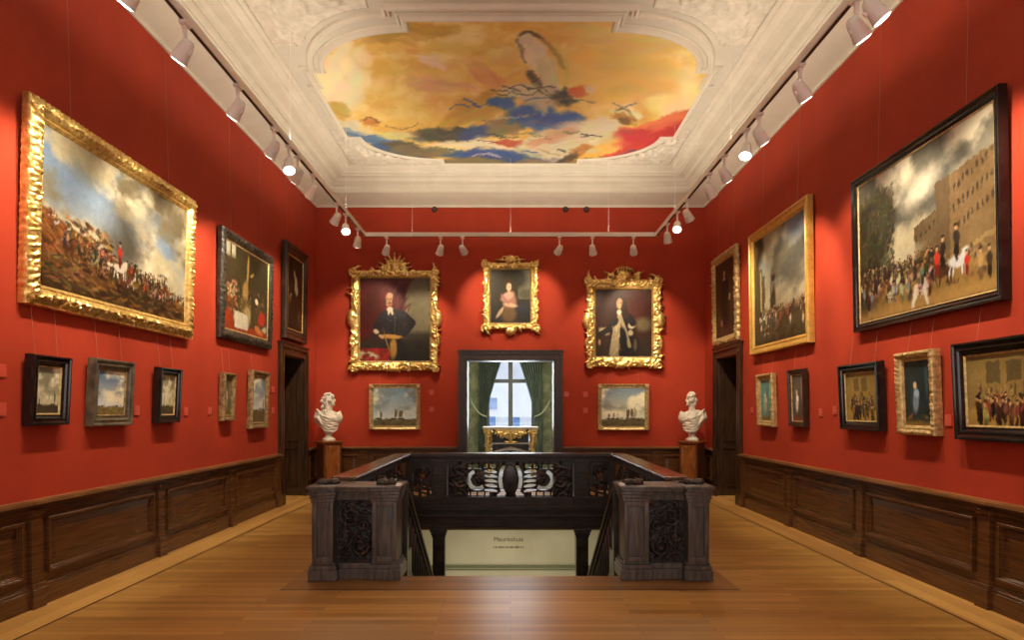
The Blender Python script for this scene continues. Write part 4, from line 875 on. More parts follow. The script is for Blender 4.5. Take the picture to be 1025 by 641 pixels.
def newel(s_, label):
    """x measured from the outer corner inward; mirrored for the other side"""
    t = empty('stair_newel', (s_*1.48, 6.45, 0)); tag(t, label, 'newel')
    def X(a): return s_*(a-1.48)
    def B(x0, x1, y0, y1, z0, z1, c=.007): return MB().cbox(min(X(x0), X(x1)), max(X(x0), X(x1)), y0, y1, z0, z1, c)
    mb = MB()                                                          # plinth, stepping forward under the outer post
    for a in (B(1.895, 1.625, -.20, .26, .003, .10), B(1.888, 1.635, -.185, .25, .10, .14), B(1.875, 1.65, -.165, .24, .14, .165), B(1.63, 1.325, -.13, .22, .003, .10), B(1.63, 1.325, -.11, .2, .10, .15),
              B(1.34, 1.035, -.16, .24, .003, .10), B(1.33, 1.045, -.145, .23, .10, .14), B(1.315, 1.06, -.13, .22, .14, .165)): mb.add(a.v, a.f)
    mb.build('plinth', M['stair'], t)
    for (xa, xb, yf) in ((1.862, 1.665, -.15), (1.305, 1.075, -.115)):
        mb = B(xa, xb, yf, .21, .165, .735); x0, x1 = sorted((X(xa), X(xb))); fr = MB()
        mb.cbox(x0+.0, x0+.042, yf-.034, yf+.01, .165, .735, .004).cbox(x1-.042, x1, yf-.034, yf+.01, .165, .735, .004).cbox(x0+.036, x1-.03, yf-.034, yf+.01, .165, .22, .004).cbox(x0+.03, x1-.03, yf-.034, yf+.01, .69, .735, .004)
        mb.cbox(x0-.012, x1+.012, yf-.036, .22, .735, .765, .006).cbox(x0-.022, x1+.022, yf-.040, .23, .765, .80, .008).cbox(x0-.032, x1+.032, yf-.055, .24, .80, .835, .008)
        auto(mb.build('post', M['stair'], t), 30)
    C = Carve(.33, .60, .0055); C.H[:] = 0
    C.scroll(-.03, .44, .105, 1.5, 1, 2.4, .022); C.scroll(.06, .15, .085, 1.5, -1, .4, .02); C.scroll(-.08, .24, .06, 1.3, 1, 1., .016); C.scroll(.1, .34, .05, 1.3, -1, 3., .015)
    for k in range(8): C.leaf(-.15+.01*k, .06+.05*k, .5+.12*k, .2, 1.1, .017)
    acanthus(C, 9, 46, .012); acanthus(C, 12, 30, .008)
    if s_ > 0: C.H = C.H[:, ::-1].copy()
    o = C.mesh('carved_panel', M['stairdark'], t, .075, .005, None, True, smooth=1); o.location = (X(1.485), -.05, .16)
    B(1.67, 1.30, -.055, .17, .14, .80).build('panel_backing', M['stairdark'], t)
    o = B(1.075, 1.02, -.20, -.10, .889, .912).build('end_bracket', M['spot'], t); o['label'] = 'bright metal bracket'
    mb = B(1.67, 1.30, -.09, .19, .745, .80); a = B(1.67, 1.30, -.11, .2, .80, .835); mb.add(a.v, a.f); mb.build('frieze', M['stair'], t)
    mb = MB()
    for a in (B(1.885, 1.64, -.225, .27, .835, .862), B(1.90, 1.625, -.24, .285, .862, .893), B(1.66, 1.04, -.18, .25, .835, .862), B(1.66, 1.025, -.195, .265, .862, .888)): mb.add(a.v, a.f)
    auto(mb.build('cap', M['stair'], t), 30)
    for xc, w_ in ((1.76, .24), (1.19, .21)):                            # carved leaf scrolls lying on the cap
        C = Carve(w_, .26, .007); C.scroll(-w_*.22, .10, w_*.19, 1.3, 1, 0, .018); C.scroll(w_*.22, .12, w_*.2, 1.3, -1, 2, .018); C.leaf(0, .03, PI/2, .2, .4, .03); acanthus(C, 3, 10, .012)
        K = C.H > .06
        def mp(x, y, z): return (x, z-.13, -y)
        o = C.mesh('leaf_ornament', M['stairdark'], t, .055, .0, K, True, smooth=1, map=mp); o.location = (X(xc), .02, .886)
    return t
newel(-1, 'carved dark oak stair newel with leaf panel, on the side of the gold-framed battle picture')
newel(1, 'carved dark oak stair newel with leaf panel, on the side of the black-framed riders picture')

def pierced(C):
    """openwork of the landing's middle panel"""
    C.dot(0, .27, .165, .9, .255); C.scroll(.30, .20, .10, 1.2, 1, 3.4, .022); C.dot(.40, .30, .12, .9); C.scroll(.50, .24, .17, 1.1, -1, 1.2, .026)
    for k in range(6): C.leaf(.235+.012*k, .14+.055*k, .15, .14, -.5, .013)
    for k in range(5): C.leaf(.02+.11*k, .015, 1.2, .14, 1.2, .02)
    for k in range(6): C.leaf(.10+.1*k, .53, -1.0, .12, -1., .02)
    C.scroll(.80, .27, .15, 1.6, 1, 2., .03); C.scroll(.66, .43, .07, 1.2, 1, 0, .02); C.scroll(.67, .10, .07, 1.2, -1, 0, .02)
    q = random.Random(6)
    for k in range(40): C.leaf(q.uniform(.62, 1.0), q.uniform(0, .54), q.uniform(0, 6.3), .15, q.uniform(-2, 2), .022, .7)
    C.mirror()
t = empty('balustrade', (0, OY1-.02, 0)); tag(t, 'carved black oak balustrade with oval medallion, across the far end of stairwell', 'balustrade')
MB().cbox(-1.62, 1.62, -.13, .15, .865, RT, .012).cbox(-1.60, 1.60, -.10, .12, .835, .868, .008).cbox(-1.6, 1.6, -.06, .08, .79, .838, .006).build('handrail', M['stairx'], t)
mb = MB().cbox(-1.58, 1.58, -.07, .09, .10, .235, .006).cbox(-1.6, 1.6, -.10, .12, .02, .10, .008).cbox(-1.58, 1.58, -.06, .10, -.02, .03, .006).cbox(-1.56, 1.56, -.05, .0, -.25, -.02, .004).cbox(-1.56, 1.56, -.085, 0, -.085, -.055, .004)
mb.build('base_beam', M['stairx'], t)
C = Carve(1.98, .56, .0085); pierced(C); X, Z = np.meshgrid(C.x, C.z); X = np.abs(X); r_ = np.sqrt((X-.52)**2+(Z-.27)**2); e1 = (X/.135)**2+((Z-.27)/.27)**2; e2 = (X/.185)**2+((Z-.27)/.30)**2
hole = (e1 > 1) & (e2 < 1) & (np.abs(Z-.27) < .22)
hole |= (X > .09) & (X < .24-1.2*Z) & (Z > .02) & (Z < .10)
for k in range(5): zc = .10+.075*k+.10*(X-.25)-.9*(X-.32)**2; hole |= (np.abs(Z-zc) < .021*np.clip(1-((X-.31)/.10)**2, 0, 1)+1e-9) & (np.abs(X-.31) < .095)
hole |= (r_ > .115) & (r_ < .165) & ((X-.52)+.6*(.27-Z) > -.02)
hole |= (np.abs(Z-.475) < .032) & (X > .46) & (X < .66) & (np.sin(X*60) > -.7)
hole |= (np.abs(Z-.05) < .026) & (X > .34) & (X < .66) & (np.sin(X*55+1) > -.6)
hole |= (np.abs(Z-.49) < .028) & (X > .20) & (X < .42) & (np.sin(X*50) > -.5)
C.H = np.maximum(C.H, .05); o = C.mesh('medallion_panel', M['stairdark'], t, .035, .012, ~hole, both=True, smooth=1); o.location = (0, .01, .232)
for sx in (-1, 1):
    C = Carve(.34, .56, .0085); C.scroll(0, .40, .10, 1.3, sx, .5, .022); C.scroll(0, .20, .09, 1.3, -sx, 2, .02)
    for i in range(5):
        pass
    X, Z = np.meshgrid(C.x, C.z); o = C.mesh('pierced_panel', M['stairdark'], t, .03, .012, ~((Z < .19) & (Z > .015) & (np.sin(X*50) > -.1) & (np.sin(Z*70+X*20) > .1)) & ~((np.abs(Z-.32) < .05) & (np.sin(X*33+1) > .45)), both=True, smooth=1); o.location = (sx*1.40, .01, .232)
    mb = MB().cbox(sx*1.12-.12, sx*1.12+.12, -.085, .105, .03, .845, .008).cbox(sx*1.12-.085, sx*1.12+.085, -.10, -.08, .26, .77, .005).cbox(sx*1.12-.13, sx*1.12+.13, -.10, .12, .20, .25, .006).cbox(sx*1.12-.13, sx*1.12+.13, -.10, .12, .78, .83, .006)
    mb.build('post', M['stairx'], t)
    mb = MB().cbox(sx*1.60-.05, sx*1.60+.05, -.07, .09, .03, .845, .008); mb.build('corner_post', M['stairx'], t)
for s_, lb in ((-1, 'side balustrade of the stairwell with broad brown handrail, facing the gold-framed battle picture'), (1, 'side balustrade of the stairwell with broad brown handrail, facing the black-framed riders picture')):
    t = empty('balustrade', (s_*1.68, 8.6, 0)); tag(t, lb, 'balustrade')
    y0, y1 = -1.86, 1.865
    MB().cbox(-.125, .125, y0, y1, .885, RT+.005, .014).build('handrail', M['handrail'], t)
    MB().cbox(-.07, .07, y0, y1, .80, .887, .006).build('rail_moulding', M['stairx'], t)
    MB().cbox(-.06, .06, y0, y1, .003, .235, .006).cbox(-.085, .085, y0, y1, .003, .09, .008).build('base_beam', M['stairx'], t)
    for k, yc in enumerate((-1.28, 0, 1.28)):
        C = Carve(1.12, .57, .01); C.dot(0, .28, .12, .9, .2); C.scroll(.25, .3, .14, 1.4, 1, 2., .026); C.scroll(.47, .2, .09, 1.3, -1, 1., .022)
        q = random.Random(8)
        for i in range(24): C.leaf(q.uniform(.1, .56), q.uniform(0, .55), q.uniform(0, 6.3), .15, q.uniform(-2, 2), .022, .7)
        C.mirror(); o = C.mesh('pierced_panel', M['stairdark'], t, .025, .012, C.H > .1, both=True, smooth=2); o.rotation_euler = (0, 0, PI/2); o.location = (0, yc, .232)
        if k < 2: MB().cbox(-.065, .065, yc+.57, yc+.71, .23, .805, .006).build('post', M['stairx'], t)
# sloping balustrades running down with the stair
for s_, lb in ((-1, 'sloping stair railing going down from the newel beside the battle picture side'), (1, 'sloping stair railing going down from the newel beside the riders picture side')):
    t = empty('stair_railing', (s_*1.09, 6.745, 0)); tag(t, lb, 'railing'); L = 3.0
    def slope(mb, zt, zb, hw, y0=0., y1=L):
        vs = [(sx*hw, y, z-SL*y) for y in (y0, y1) for sx, z in ((-1, zb), (1, zb), (1, zt), (-1, zt))]
        return mb.add(vs, [(3,2,1,0), (4,5,6,7), (0,1,5,4), (1,2,6,5), (2,3,7,6), (3,0,4,7)])
    o = slope(MB(), .90, .84, .055).build('handrail', M['stairx'], t); md = o.modifiers.new('b', 'BEVEL'); md.width = .012; md.segments = 3
    slope(slope(MB(), .82, .78, .03), .14, .02, .035).build('string_rail', M['stairx'], t)
    for k in range(15):
        y = .12+.19*k; MB().tube([(0, y, .80-SL*y), (0, y+.02, .6-SL*y), (.0, y-.01, .35-SL*y), (0, y, .1-SL*y)], [.016, .026, .02, .016], 8).build('baluster', M['stairdark'], t, True)
    MB().cbox(-.05, .05, 0, .10, -.30, .86, .006).build('starting_post', M['stairdark'], t)
    MB().box(-.02, .02, .1, .5, -.35, .12).build('string_board', M['stairdark'], t)
for sx, lb in ((-1, 'dark square column below the landing, on the side of the long-haired bust'), (1, 'dark square column below the landing, on the side of the short-haired bust')):
    t = empty('column', (sx*1.125, OY1-.06, LZ)); tag(t, lb, 'column'); h = SLAB+.05-LZ
    MB().cbox(-.095, .095, -.095, .095, .1, h-.13, .01).build('shaft', M['stairdark'], t)
    MB().cbox(-.135, .135, -.135, .1, h-.05, h, .008).cbox(-.12, .12, -.12, .1, h-.10, h-.05, .01).cbox(-.105, .105, -.105, .1, h-.14, h-.10, .006).build('capital', M['stairdark'], t)
    MB().cbox(-.13, .13, -.13, .13, 0, .1, .01).build('column_base', M['stairdark'], t)

# ------------------------------------------------------------------ busts
def wood_pedestal(s_, label):
    t = empty('pedestal', (s_*3.50, 12.90, 0), -s_*math.radians(40)); tag(t, label, 'pedestal')
    MB().cbox(-.22, .22, -.2, .2, .003, .10, .008).build('base', M['bustdark'], t)
    MB().cbox(-.185, .185, -.165, .165, .10, .965, .006).build('body', M['bustdark'], t)
    C = Carve(.30, .80, .01); X, Z = np.meshgrid(C.x, C.z); C.H = ((np.abs(X) > .115) | (Z < .03) | (Z > .74-.05*np.cos(X*24))).astype(float)
    o = C.mesh('front_panel', M['bustwood'], t, .012, .006, None, True, smooth=1); o.location = (0, -.163, .13)
    MB().cbox(-.20, .20, -.18, .18, .955, .98, .005).cbox(-.225, .225, -.205, .205, .98, 1.01, .008).build('top', M['bustwood'], t)
def bust(s_, label, wig):
    t = empty('marble_bust', (s_*3.50, 12.90, 1.012), 0); tag(t, label, 'bust')
    d = -s_                                                            # faces toward the middle of the hall
    mb = MB(); rot = Matrix.Rotation(0, 3, 'Z')
    def E(c, r, a=0, ax='Y'): mb.ell((c[0]*d, c[1], c[2]), r, Matrix.Rotation(a*d, 3, ax))
    E((0, 0, .34), (.175, .125, .15)); E((0, -.02, .24), (.13, .10, .12)); E((-.02, 0, .45), (.23, .10, .085), .1); E((-.19, 0, .40), (.085, .09, .11), .3); E((.19, -.01, .40), (.085, .09, .10), -.3); E((0, -.03, .25), (.13, .11, .10)); E((0, -.04, .40), (.15, .12, .12))
    mb.tube([(0, 0, .14), (0, 0, .22), (0, -.01, .3)], [.075, .09, .13], 12)
    mb.tube([(0, 0, .46), (.01*d, -.01, .56), (.02*d, -.015, .64)], [.085, .062, .062], 12)
    hx, hy, hz = .03, -.02, .705                                        # head, turned to the side
    E((hx, hy, hz+.015), (.083, .075, .105)); E((hx+.035, hy-.02, hz-.045), (.05, .05, .06)); E((hx+.098, hy-.035, hz-.010), (.024, .014, .026), -.5); E((hx+.090, hy-.035, hz+.008), (.014, .012, .026), -.3); E((hx+.070, hy-.035, hz+.038), (.024, .045, .012)); E((hx+.062, hy-.03, hz+.062), (.03, .05, .035)); E((hx+.086, hy-.035, hz-.046), (.014, .024, .010)); E((hx+.080, hy-.03, hz-.082), (.024, .026, .020))
    E((hx+.035, hy-.075, hz-.02), (.03, .02, .03)); E((hx-.01, hy-.078, hz-.005), (.012, .012, .026))
    q = random.Random(3+s_)
    if wig:                                                            # long curls falling on the shoulders
        for k in range(70):
            a = q.uniform(-1, 1); z = q.uniform(.42, .80); bx = -.055-.02*math.sin((z-.5)*9); E((bx+q.uniform(-.05, .03)+(.03 if z > .74 else 0), a*.095-.01, z), (.030, .030, .026))
        for k in range(12): E((-.015+q.uniform(-.05, .04), q.uniform(-.09, .05), .80+q.uniform(-.01, .015)), (.032, .032, .024))
        for k in range(10): E((-.02+.012*k*0, -.095, .5+.028*k), (.030, .026, .024))
    else:                                                              # short curls with a wreath and a knot behind
        for k in range(44):
            a = q.uniform(0, 6.28); e = q.uniform(.25, 1.5); E((hx-.015+.083*math.cos(e)*math.cos(a)*.95, hy+.08*math.cos(e)*math.sin(a), hz+.03+.10*math.sin(e)), (.024, .024, .02))
        E((hx-.095, hy, hz), (.04, .04, .04)); E((hx-.08, hy-.01, hz-.06), (.025, .03, .05))
    # cloak folds wound across the chest
    for k in range(6):
        z0 = .50-.046*k; pts = []; rr = []
        for i in range(15):
            u = i/14; x = -.24+.48*u; zz = z0-.10*math.sin(PI*u*.9+.3)-.15*(u-.5)+.008*math.sin(u*17+k*2); pts.append((x*d*(1-.05*k), -.03-.118*math.sin(PI*u)*(1-.05*k), zz)); rr.append(.027*(.6+.5*math.sin(PI*u))+.004*math.sin(u*13+k))
        mb.tube(pts, rr, 8)
    for k in range(5): mb.tube([((-.25+.02*k)*d, .02-.03*k, .50-.01*k), ((-.27+.02*k)*d, .0-.03*k, .40), ((-.20+.03*k)*d, -.03*k, .27)], [.03, .034, .02], 8)
    mb.tube([(.20*d, 0, .50), (.24*d, -.02, .44), (.27*d, -.02, .40)], [.035, .03, .016], 8)
    mb.tube([(-.13*d, -.05, .50), (-.02*d, -.12, .45), (.1*d, -.12, .40), (.2*d, -.06, .34)], [.03, .035, .035, .03], 8)
    o = mb.build('body', M['marble'], t, True)
    r = o.modifiers.new('fuse', 'REMESH'); r.mode = 'VOXEL'; r.voxel_size = .007; r.use_smooth_shade = True
    s2 = o.modifiers.new('soften', 'SMOOTH'); s2.iterations = 1; s2.factor = .5
    auto(MB().lathe([(.10, 0), (.125, .005), (.125, .035), (.105, .05), (.07, .08), (.062, .11), (.08, .135), (.09, .15)], 24).build('socle', M['marble'], t), 50)
    t.scale = (.97, 1., 1.12)
wood_pedestal(-1, 'brown wooden pedestal under the long-haired marble bust'); wood_pedestal(1, 'brown wooden pedestal under the short-haired marble bust')
bust(-1, 'white marble bust with long curly wig and draped cloak on wooden pedestal', True)
bust(1, 'white marble bust with short curled hair and draped cloak on wooden pedestal', False)

# ------------------------------------------------------------------ pictures on the side walls
def side(label, wall, xn, xf, z0, z1, fw, paint, style, tilt=.02, thick=.07, wires=True, gain=1.):
    """xn, xf: image columns of the nearer and farther edge, turned into distances along the wall"""
    a, b = F*(W-.01)/abs(xn-CX), F*(W-thick-tilt*(z1-z0)*.5)/abs(xf-CX)
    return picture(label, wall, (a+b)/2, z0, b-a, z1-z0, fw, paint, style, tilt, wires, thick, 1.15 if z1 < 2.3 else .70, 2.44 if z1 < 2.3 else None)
side('large battle landscape under cloudy sky in a broad carved gold frame', 'left', 18, 196, 2.45, 4.12, .18, p_battle(), 'swept_gold', .025, .085)
side('still life with hanging hare and white cloth in a carved black frame', 'left', 216.5, 273, 2.57, 4.05, .15, p_game(), 'carved_black', .02, .07)
side('dark picture of pale birds in a smooth dark brown frame above the door', 'left', 281, 308, 2.83, 4.49, .20, p_birds(), 'brown', .015, .09)
side('small grey seascape in a deep black frame, nearest one under the battle landscape', 'left', 22, 71, 1.48, 2.055, .098, p_sea(41, (150, 150, 124), (110, 112, 96), (50, 44, 32), .8, 3, w=64, h=64), 'ebony', .05, .085)
side('small village view with wide sky in a moulded grey-brown frame', 'left', 85, 134, 1.455, 2.085, .108, p_sea(42, (160, 170, 176), (60, 90, 130), (96, 84, 48), .8, 2, w=64, h=64, cloud=(222, 220, 196)), 'olive', .05, .08)
side('small narrow cloudy view in a black frame beside the village view', 'left', 152, 181.5, 1.465, 2.075, .095, p_sea(43, (156, 154, 118), (120, 120, 96), (56, 48, 30), .76, 2, w=60, h=60), 'ebony', .05, .085)
side('very small dim upright figure picture in a worn grey gilt frame', 'left', 218.5, 236, 1.46, 2.11, .085, p_nook(44, (74, 70, 48), (140, 130, 90), (110, 94, 50)), 'old_gold', .04, .08)
side('small upright church view in a brown-gilt stepped frame near the door', 'left', 247, 269.5, 1.33, 2.20, .10, p_sea(45, (136, 146, 150), (80, 96, 116), (70, 58, 34), .72, 2, w=60, h=76), 'old_gold', .03, .08)

side('full-length black-clad portrait in a carved scalloped gold frame above the door', 'right', 741, 713, 2.80, 4.42, .14, p_portrait('black'), 'carved_gold', .015, .06)
side('tall busy harbour scene under grey sky in a plain yellow gold frame', 'right', 815.5, 749.5, 2.47, 4.36, .135, p_harbour(), 'plain_gold', .015, .09)
side('large picture of riders before a castle in a glossy black frame', 'right', 1012, 853, 2.46, 4.14, .10, p_riders(), 'ebony', .02, .075)
side('small upright landscape with turquoise sky in a gilt frame near the door', 'right', 778, 757.5, 1.36, 2.15, .095, p_nook(46, (66, 104, 100), (150, 140, 110), (110, 96, 50)), 'ribbed_gold', .03, .075)
side('small upright picture of a white-robed figure in a dark frame', 'right', 810, 788.5, 1.385, 2.15, .075, p_nook(47, (66, 60, 54), (190, 184, 176), (120, 60, 40)), 'brown', .03, .075)
side('small gathering in a bare yellow room, in a broad black frame', 'right', 888, 839.5, 1.385, 2.115, .105, p_interior(48, (140, 116, 56), (170, 146, 84), (186, 156, 78), [(44, 36, 26), (80, 60, 36), (30, 26, 22), (140, 100, 50)]), 'ebony', .045, .085)
side('upright dark blue-green interior with seated figure in a ribbed gold frame', 'right', 944, 896.5, 1.37, 2.16, .092, p_nook(49, (26, 38, 40), (110, 130, 150), (120, 92, 44)), 'ribbed_gold', .04, .085)
side('wide crowded tavern party in a very broad black frame at picture edge', 'right', 1072, 953.5, 1.355, 2.17, .125, p_interior(50, (130, 110, 60), (150, 130, 80), (180, 148, 76), [(40, 32, 26), (110, 84, 50), (170, 150, 100), (60, 44, 32), (130, 60, 36)], True), 'ebony', .045, .09)

# ------------------------------------------------------------------ pictures on the back wall
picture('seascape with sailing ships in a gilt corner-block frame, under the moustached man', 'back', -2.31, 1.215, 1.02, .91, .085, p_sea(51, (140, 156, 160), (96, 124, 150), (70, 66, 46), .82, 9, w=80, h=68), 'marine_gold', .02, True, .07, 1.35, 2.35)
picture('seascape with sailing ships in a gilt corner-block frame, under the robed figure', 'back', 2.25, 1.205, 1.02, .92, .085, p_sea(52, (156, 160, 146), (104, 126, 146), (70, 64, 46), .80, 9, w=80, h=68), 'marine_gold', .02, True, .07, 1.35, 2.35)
def grand(label, x, zi0, zi1, iw, z0, z1, ow, ztop, paint, seed, crest, foot=0.):
    """portrait in a free-form carved gilt frame with a crest"""
    zb = z0-foot; t = empty('framed_painting', (x, YB-.004, zb)); tag(t, label, 'painting')
    H = ztop-zb; Wd = ow+.16; C = Carve(Wd, H, .0125); q = random.Random(seed)
    fx = (ow-iw)/2; X, Z = np.meshgrid(C.x, C.z); zi0 -= zb; zi1 -= zb; o0 = z0-zb; o1 = z1-zb
    mx_, bz, tz = (iw/2+ow/2)/2, (zi0+o0)/2, (zi1+o1)/2
    K = (np.abs(X) < ow/2-.03) & (Z > o0+.03) & (Z < o1-.03)
    u = np.maximum.reduce([np.abs(X)-iw/2, zi0-Z, Z-zi1]); band = np.sqrt(np.clip(1-((u-fx*.5)/(fx*.62))**2, 0, 1))*.62; C.H = np.where(K & (u > 0), band, 0)
    per = []
    n = int((o1-o0)/.13)
    for k in range(n+1):
        z = o0+.04+(o1-o0-.08)*k/n
        for s_ in (-1, 1): per.append((s_*mx_, z, PI/2 if k % 2 else -PI/2))
    n = int(ow/.13)
    for k in range(1, n):
        xx = -ow/2+ow*k/n
        for z in (bz, tz): per.append((xx, z, 0 if k % 2 else PI))
    for (xx, z, a) in per:
        r_ = q.random(); C.leaf(xx, z, a+q.uniform(-.7, .7), fx*1.3, q.uniform(-1.8, 1.8), fx*.20, q.uniform(.8, 1.05)); C.leaf(xx, z, a+q.uniform(-1.5, 1.5)+PI, fx*.9, q.uniform(-2, 2), fx*.15, q.uniform(.7, 1.))
        if r_ < .5: C.scroll(xx+q.uniform(-.02, .02), z, fx*.36, 1.1, q.choice((-1, 1)), q.uniform(0, 6), fx*.12, .95, leaves=False)
        if r_ > .7: C.dot(xx, z, fx*.30, 1.05, fx*.24)
    for sx in (-1, 1):
        for z in (o0+.06, o1-.06): C.scroll(sx*(ow/2-.07), z, .085, 1.3, sx, q.uniform(0, 6), .03, 1.05)
        if crest != 'small': C.dot(sx*(ow/2-.04), (o0+o1)/2+.05, fx*.52, 1.0, .19); C.leaf(sx*(ow/2-.02), (o0+o1)/2-.5, PI/2, .4, .8*sx, .05)
    hC = H-o1
    if crest == 'trophy':
        C.dot(0, o1+.06, .10, 1.1, .14); C.leaf(0, o1+.05, PI/2, hC-.06, 0, .05, 1.1, 14)
        for s_ in (-1, 1):
            for a_, l_, z in ((.35, .42, .02), (.75, .36, .06), (1.1, .28, .1), (.1, .45, 0)): C.leaf(s_*.04, o1+z-.02, a_ if s_ > 0 else PI-a_, l_, .3*s_, .035, 1., 12)
            C.scroll(s_*.2, o1+.02, .09, 1.3, s_, 1., .028)
    elif crest == 'crown':
        C.dot(0, o1-.02, .17, 1.15, .17); C.dot(0, o1-.02, .12, 1.3, .12); C.leaf(-.16, o1+.10, 0, .34, 0, .035, 1.1, 10)
        for k in range(7): a_ = PI/2+(k-3)*.27; C.leaf(.07*(k-3), o1+.10, a_, .2, (k-3)*-.15, .022, 1.1); 
        for s_ in (-1, 1): C.leaf(s_*.14, o1+.0, .3 if s_ > 0 else PI-.3, .4, .5*s_, .04); C.scroll(s_*.28, o1+.02, .08, 1.2, s_, 1., .026)
    else:
        C.dot(0, o1+.02, .12, 1.1, .10); C.scroll(.11, o1+.03, .06, 1.2, 1, 0, .022); C.scroll(-.11, o1+.03, .06, 1.2, -1, PI, .022)
        for k in range(5): C.leaf(0, o1+.03, PI/2+(k-2)*.5, .13, 0, .018, 1.)
        C.leaf(.1, o1, .2, .3, -.3, .03); C.leaf(-.1, o1, PI-.2, .3, .3, .03)
    if foot:
        C.dot(0, o0+.0, .11, 1.1, .10)
        for k in range(5): C.leaf(0, o0+.02, -PI/2+(k-2)*.45, foot*.95, 0, .022, 1.)
    else: C.dot(-.04, o0+.07, .14, 1.1, .07); C.leaf(-.16, o0+.02, .5, .3, 0, .04, 1.1)
    K = (K | (C.H > .16)) & ~((np.abs(X) < iw/2) & (Z > zi0) & (Z < zi1))
    C.mesh('frame', M['gold'], t, .085, .03, K, True, smooth=1)
    sl = .022; ring('gilt_slip', iw+.03, zi1-zi0+.03, [(0, 0), (0, .07), (.008, .075), (.02, .055), (sl+.01, .04)], M['gold2'], t, z0=zi0-.015)
    canvas_mesh(paint, iw, zi1-zi0, 'canvas', M['paint'], t, -.032, zi0, .72)
    return t
grand('portrait of a moustached man in black, in the largest carved gold frame', -2.31, 2.57, 4.25, 1.42, 2.36, 4.42, 1.80, 4.78, p_portrait('man'), 3, 'trophy')
grand('small half-length figure in pink in a carved gold frame above the doorway', 0.0, 3.335, 4.42, .82, 3.18, 4.58, 1.14, 4.74, p_portrait('girl'), 5, 'small', .16)
grand('portrait of a long-haired figure with pale robe in crowned carved gold frame', 2.26, 2.66, 4.02, 1.15, 2.43, 4.25, 1.54, 4.56, p_portrait('robe'), 8, 'crown')

# ------------------------------------------------------------------ small red wall labels
def plate(wall, px, py, label, tall=.10, wd_=.09):
    if wall == 'back': x = (px-CX)*YB/F; z = EYE+(HY-py)*YB/F; loc, rz = (x, YB-.001, z), 0
    else: D = F*W/abs(px-CX); z = EYE+(HY-py)*D/F; loc, rz = ((-W+.001 if wall == 'left' else W-.001), D, z), (PI/2 if wall == 'left' else -PI/2)
    o = MB().cbox(-wd_/2, wd_/2, -.010, 0, -tall/2, tall/2, .002).build('wall_label', M['label']); o.location = loc; o.rotation_euler = (0, 0, rz)
    tag(o, label, 'label', 'red wall labels')
plate('left', 1, 371, 'small red wall label by the cut-off side of frame, upper of two'); plate('left', 1, 410, 'small red wall label by the cut-off side of frame, lower of two')
plate('left', 136.5, 411, 'small red wall label just past the village view'); plate('left', 185.5, 412, 'small red wall label just past the narrow black-framed view'); plate('left', 209.5, 411.5, 'small red wall label before the worn grey gilt frame')
plate('left', 273, 390, 'small red wall label by the church view and door, upper of two'); plate('left', 273, 411, 'small red wall label by the church view and door, lower of two')
plate('right', 950, 421, 'small red wall label under the ribbed gold frame beside the tavern party'); plate('right', 836, 411, 'small red wall label beside the bare yellow room picture'); plate('right', 822, 413, 'small red wall label between white-robed figure and yellow room'); plate('right', 753, 411, 'small red wall label beside the turquoise landscape by the door')
plate('back', 432, 393, 'small red wall label beside the moustached man\'s seascape, upper of two'); plate('back', 432, 410, 'small red wall label beside the moustached man\'s seascape, lower of two')
plate('back', 567, 395, 'small red wall label close to the doorway case'); plate('back', 586, 395, 'small red wall label beside the robed figure\'s seascape, upper of two'); plate('back', 586, 411, 'small red wall label beside the robed figure\'s seascape, lower of two')
for px, lb in ((435, 'above the moustached man'), (566, 'just past the small pink figure'), (587, 'above the crowned gold frame')):
    x = (px-CX)*YB/F; o = MB().lathe([(.0, 0), (.055, .0), (.06, .02), (.045, .05), (.02, .06)], 16, Matrix.Translation((0, 0, 0)) @ Matrix.Rotation(PI/2, 4, 'X')).build('wall_sensor', M['sensor'], None, True)
    o.location = (x, YB-.001, 5.62); tag(o, 'small dark sensor under the cornice '+lb, 'sensor')

# ------------------------------------------------------------------ lighting tracks and spotlights
TX, TZ, TY = 2.61, 4.75, 12.0
def track(label, p0, p1, up):
    a, b = Vector(p0), Vector(p1); L = (b-a).length; t = empty('lighting_track', a, math.atan2(b.y-a.y, b.x-a.x)); tag(t, label, 'lighting track')
    MB().cbox(0, L, -.022, .022, -.035, .040, .005).build('rail', M['spot'], t); MB().box(.01, L-.01, -.014, .014, -.039, -.034).build('slot', M['slot'], t)
    n = 5 if L > 8 else 3
    for k in range(n):
        x = L*(k+.5)/n; MB().tube([(x, 0, .04), (x, 0, 6.12-TZ)], .0014, 6).build('suspension_wire', M['spot'], t)
    if up:                                                             # added fill along the track top to brighten the ceiling, no fitting built
        l = bpy.data.lights.new('ceiling_fill', 'AREA'); l.shape = 'RECTANGLE'; l.size = L*.96; l.size_y = .05; l.energy = up; l.color = (1, .88, .68)
        o = bpy.data.objects.new('ceiling_fill', l); o.parent = t; o.location = (L/2, 0, .06); o.rotation_euler = (PI, 0, 0); COL.objects.link(o)
track('long white lighting track above the battle picture wall', (-TX, -1.5, TZ), (-TX, TY-.03, TZ), E_UP); track('long white lighting track above the riders picture wall', (TX, -1.5, TZ), (TX, TY-.03, TZ), E_UP)
track('short white lighting track hanging before the back wall', (-TX-.03, TY, TZ), (TX+.03, TY, TZ), 50)
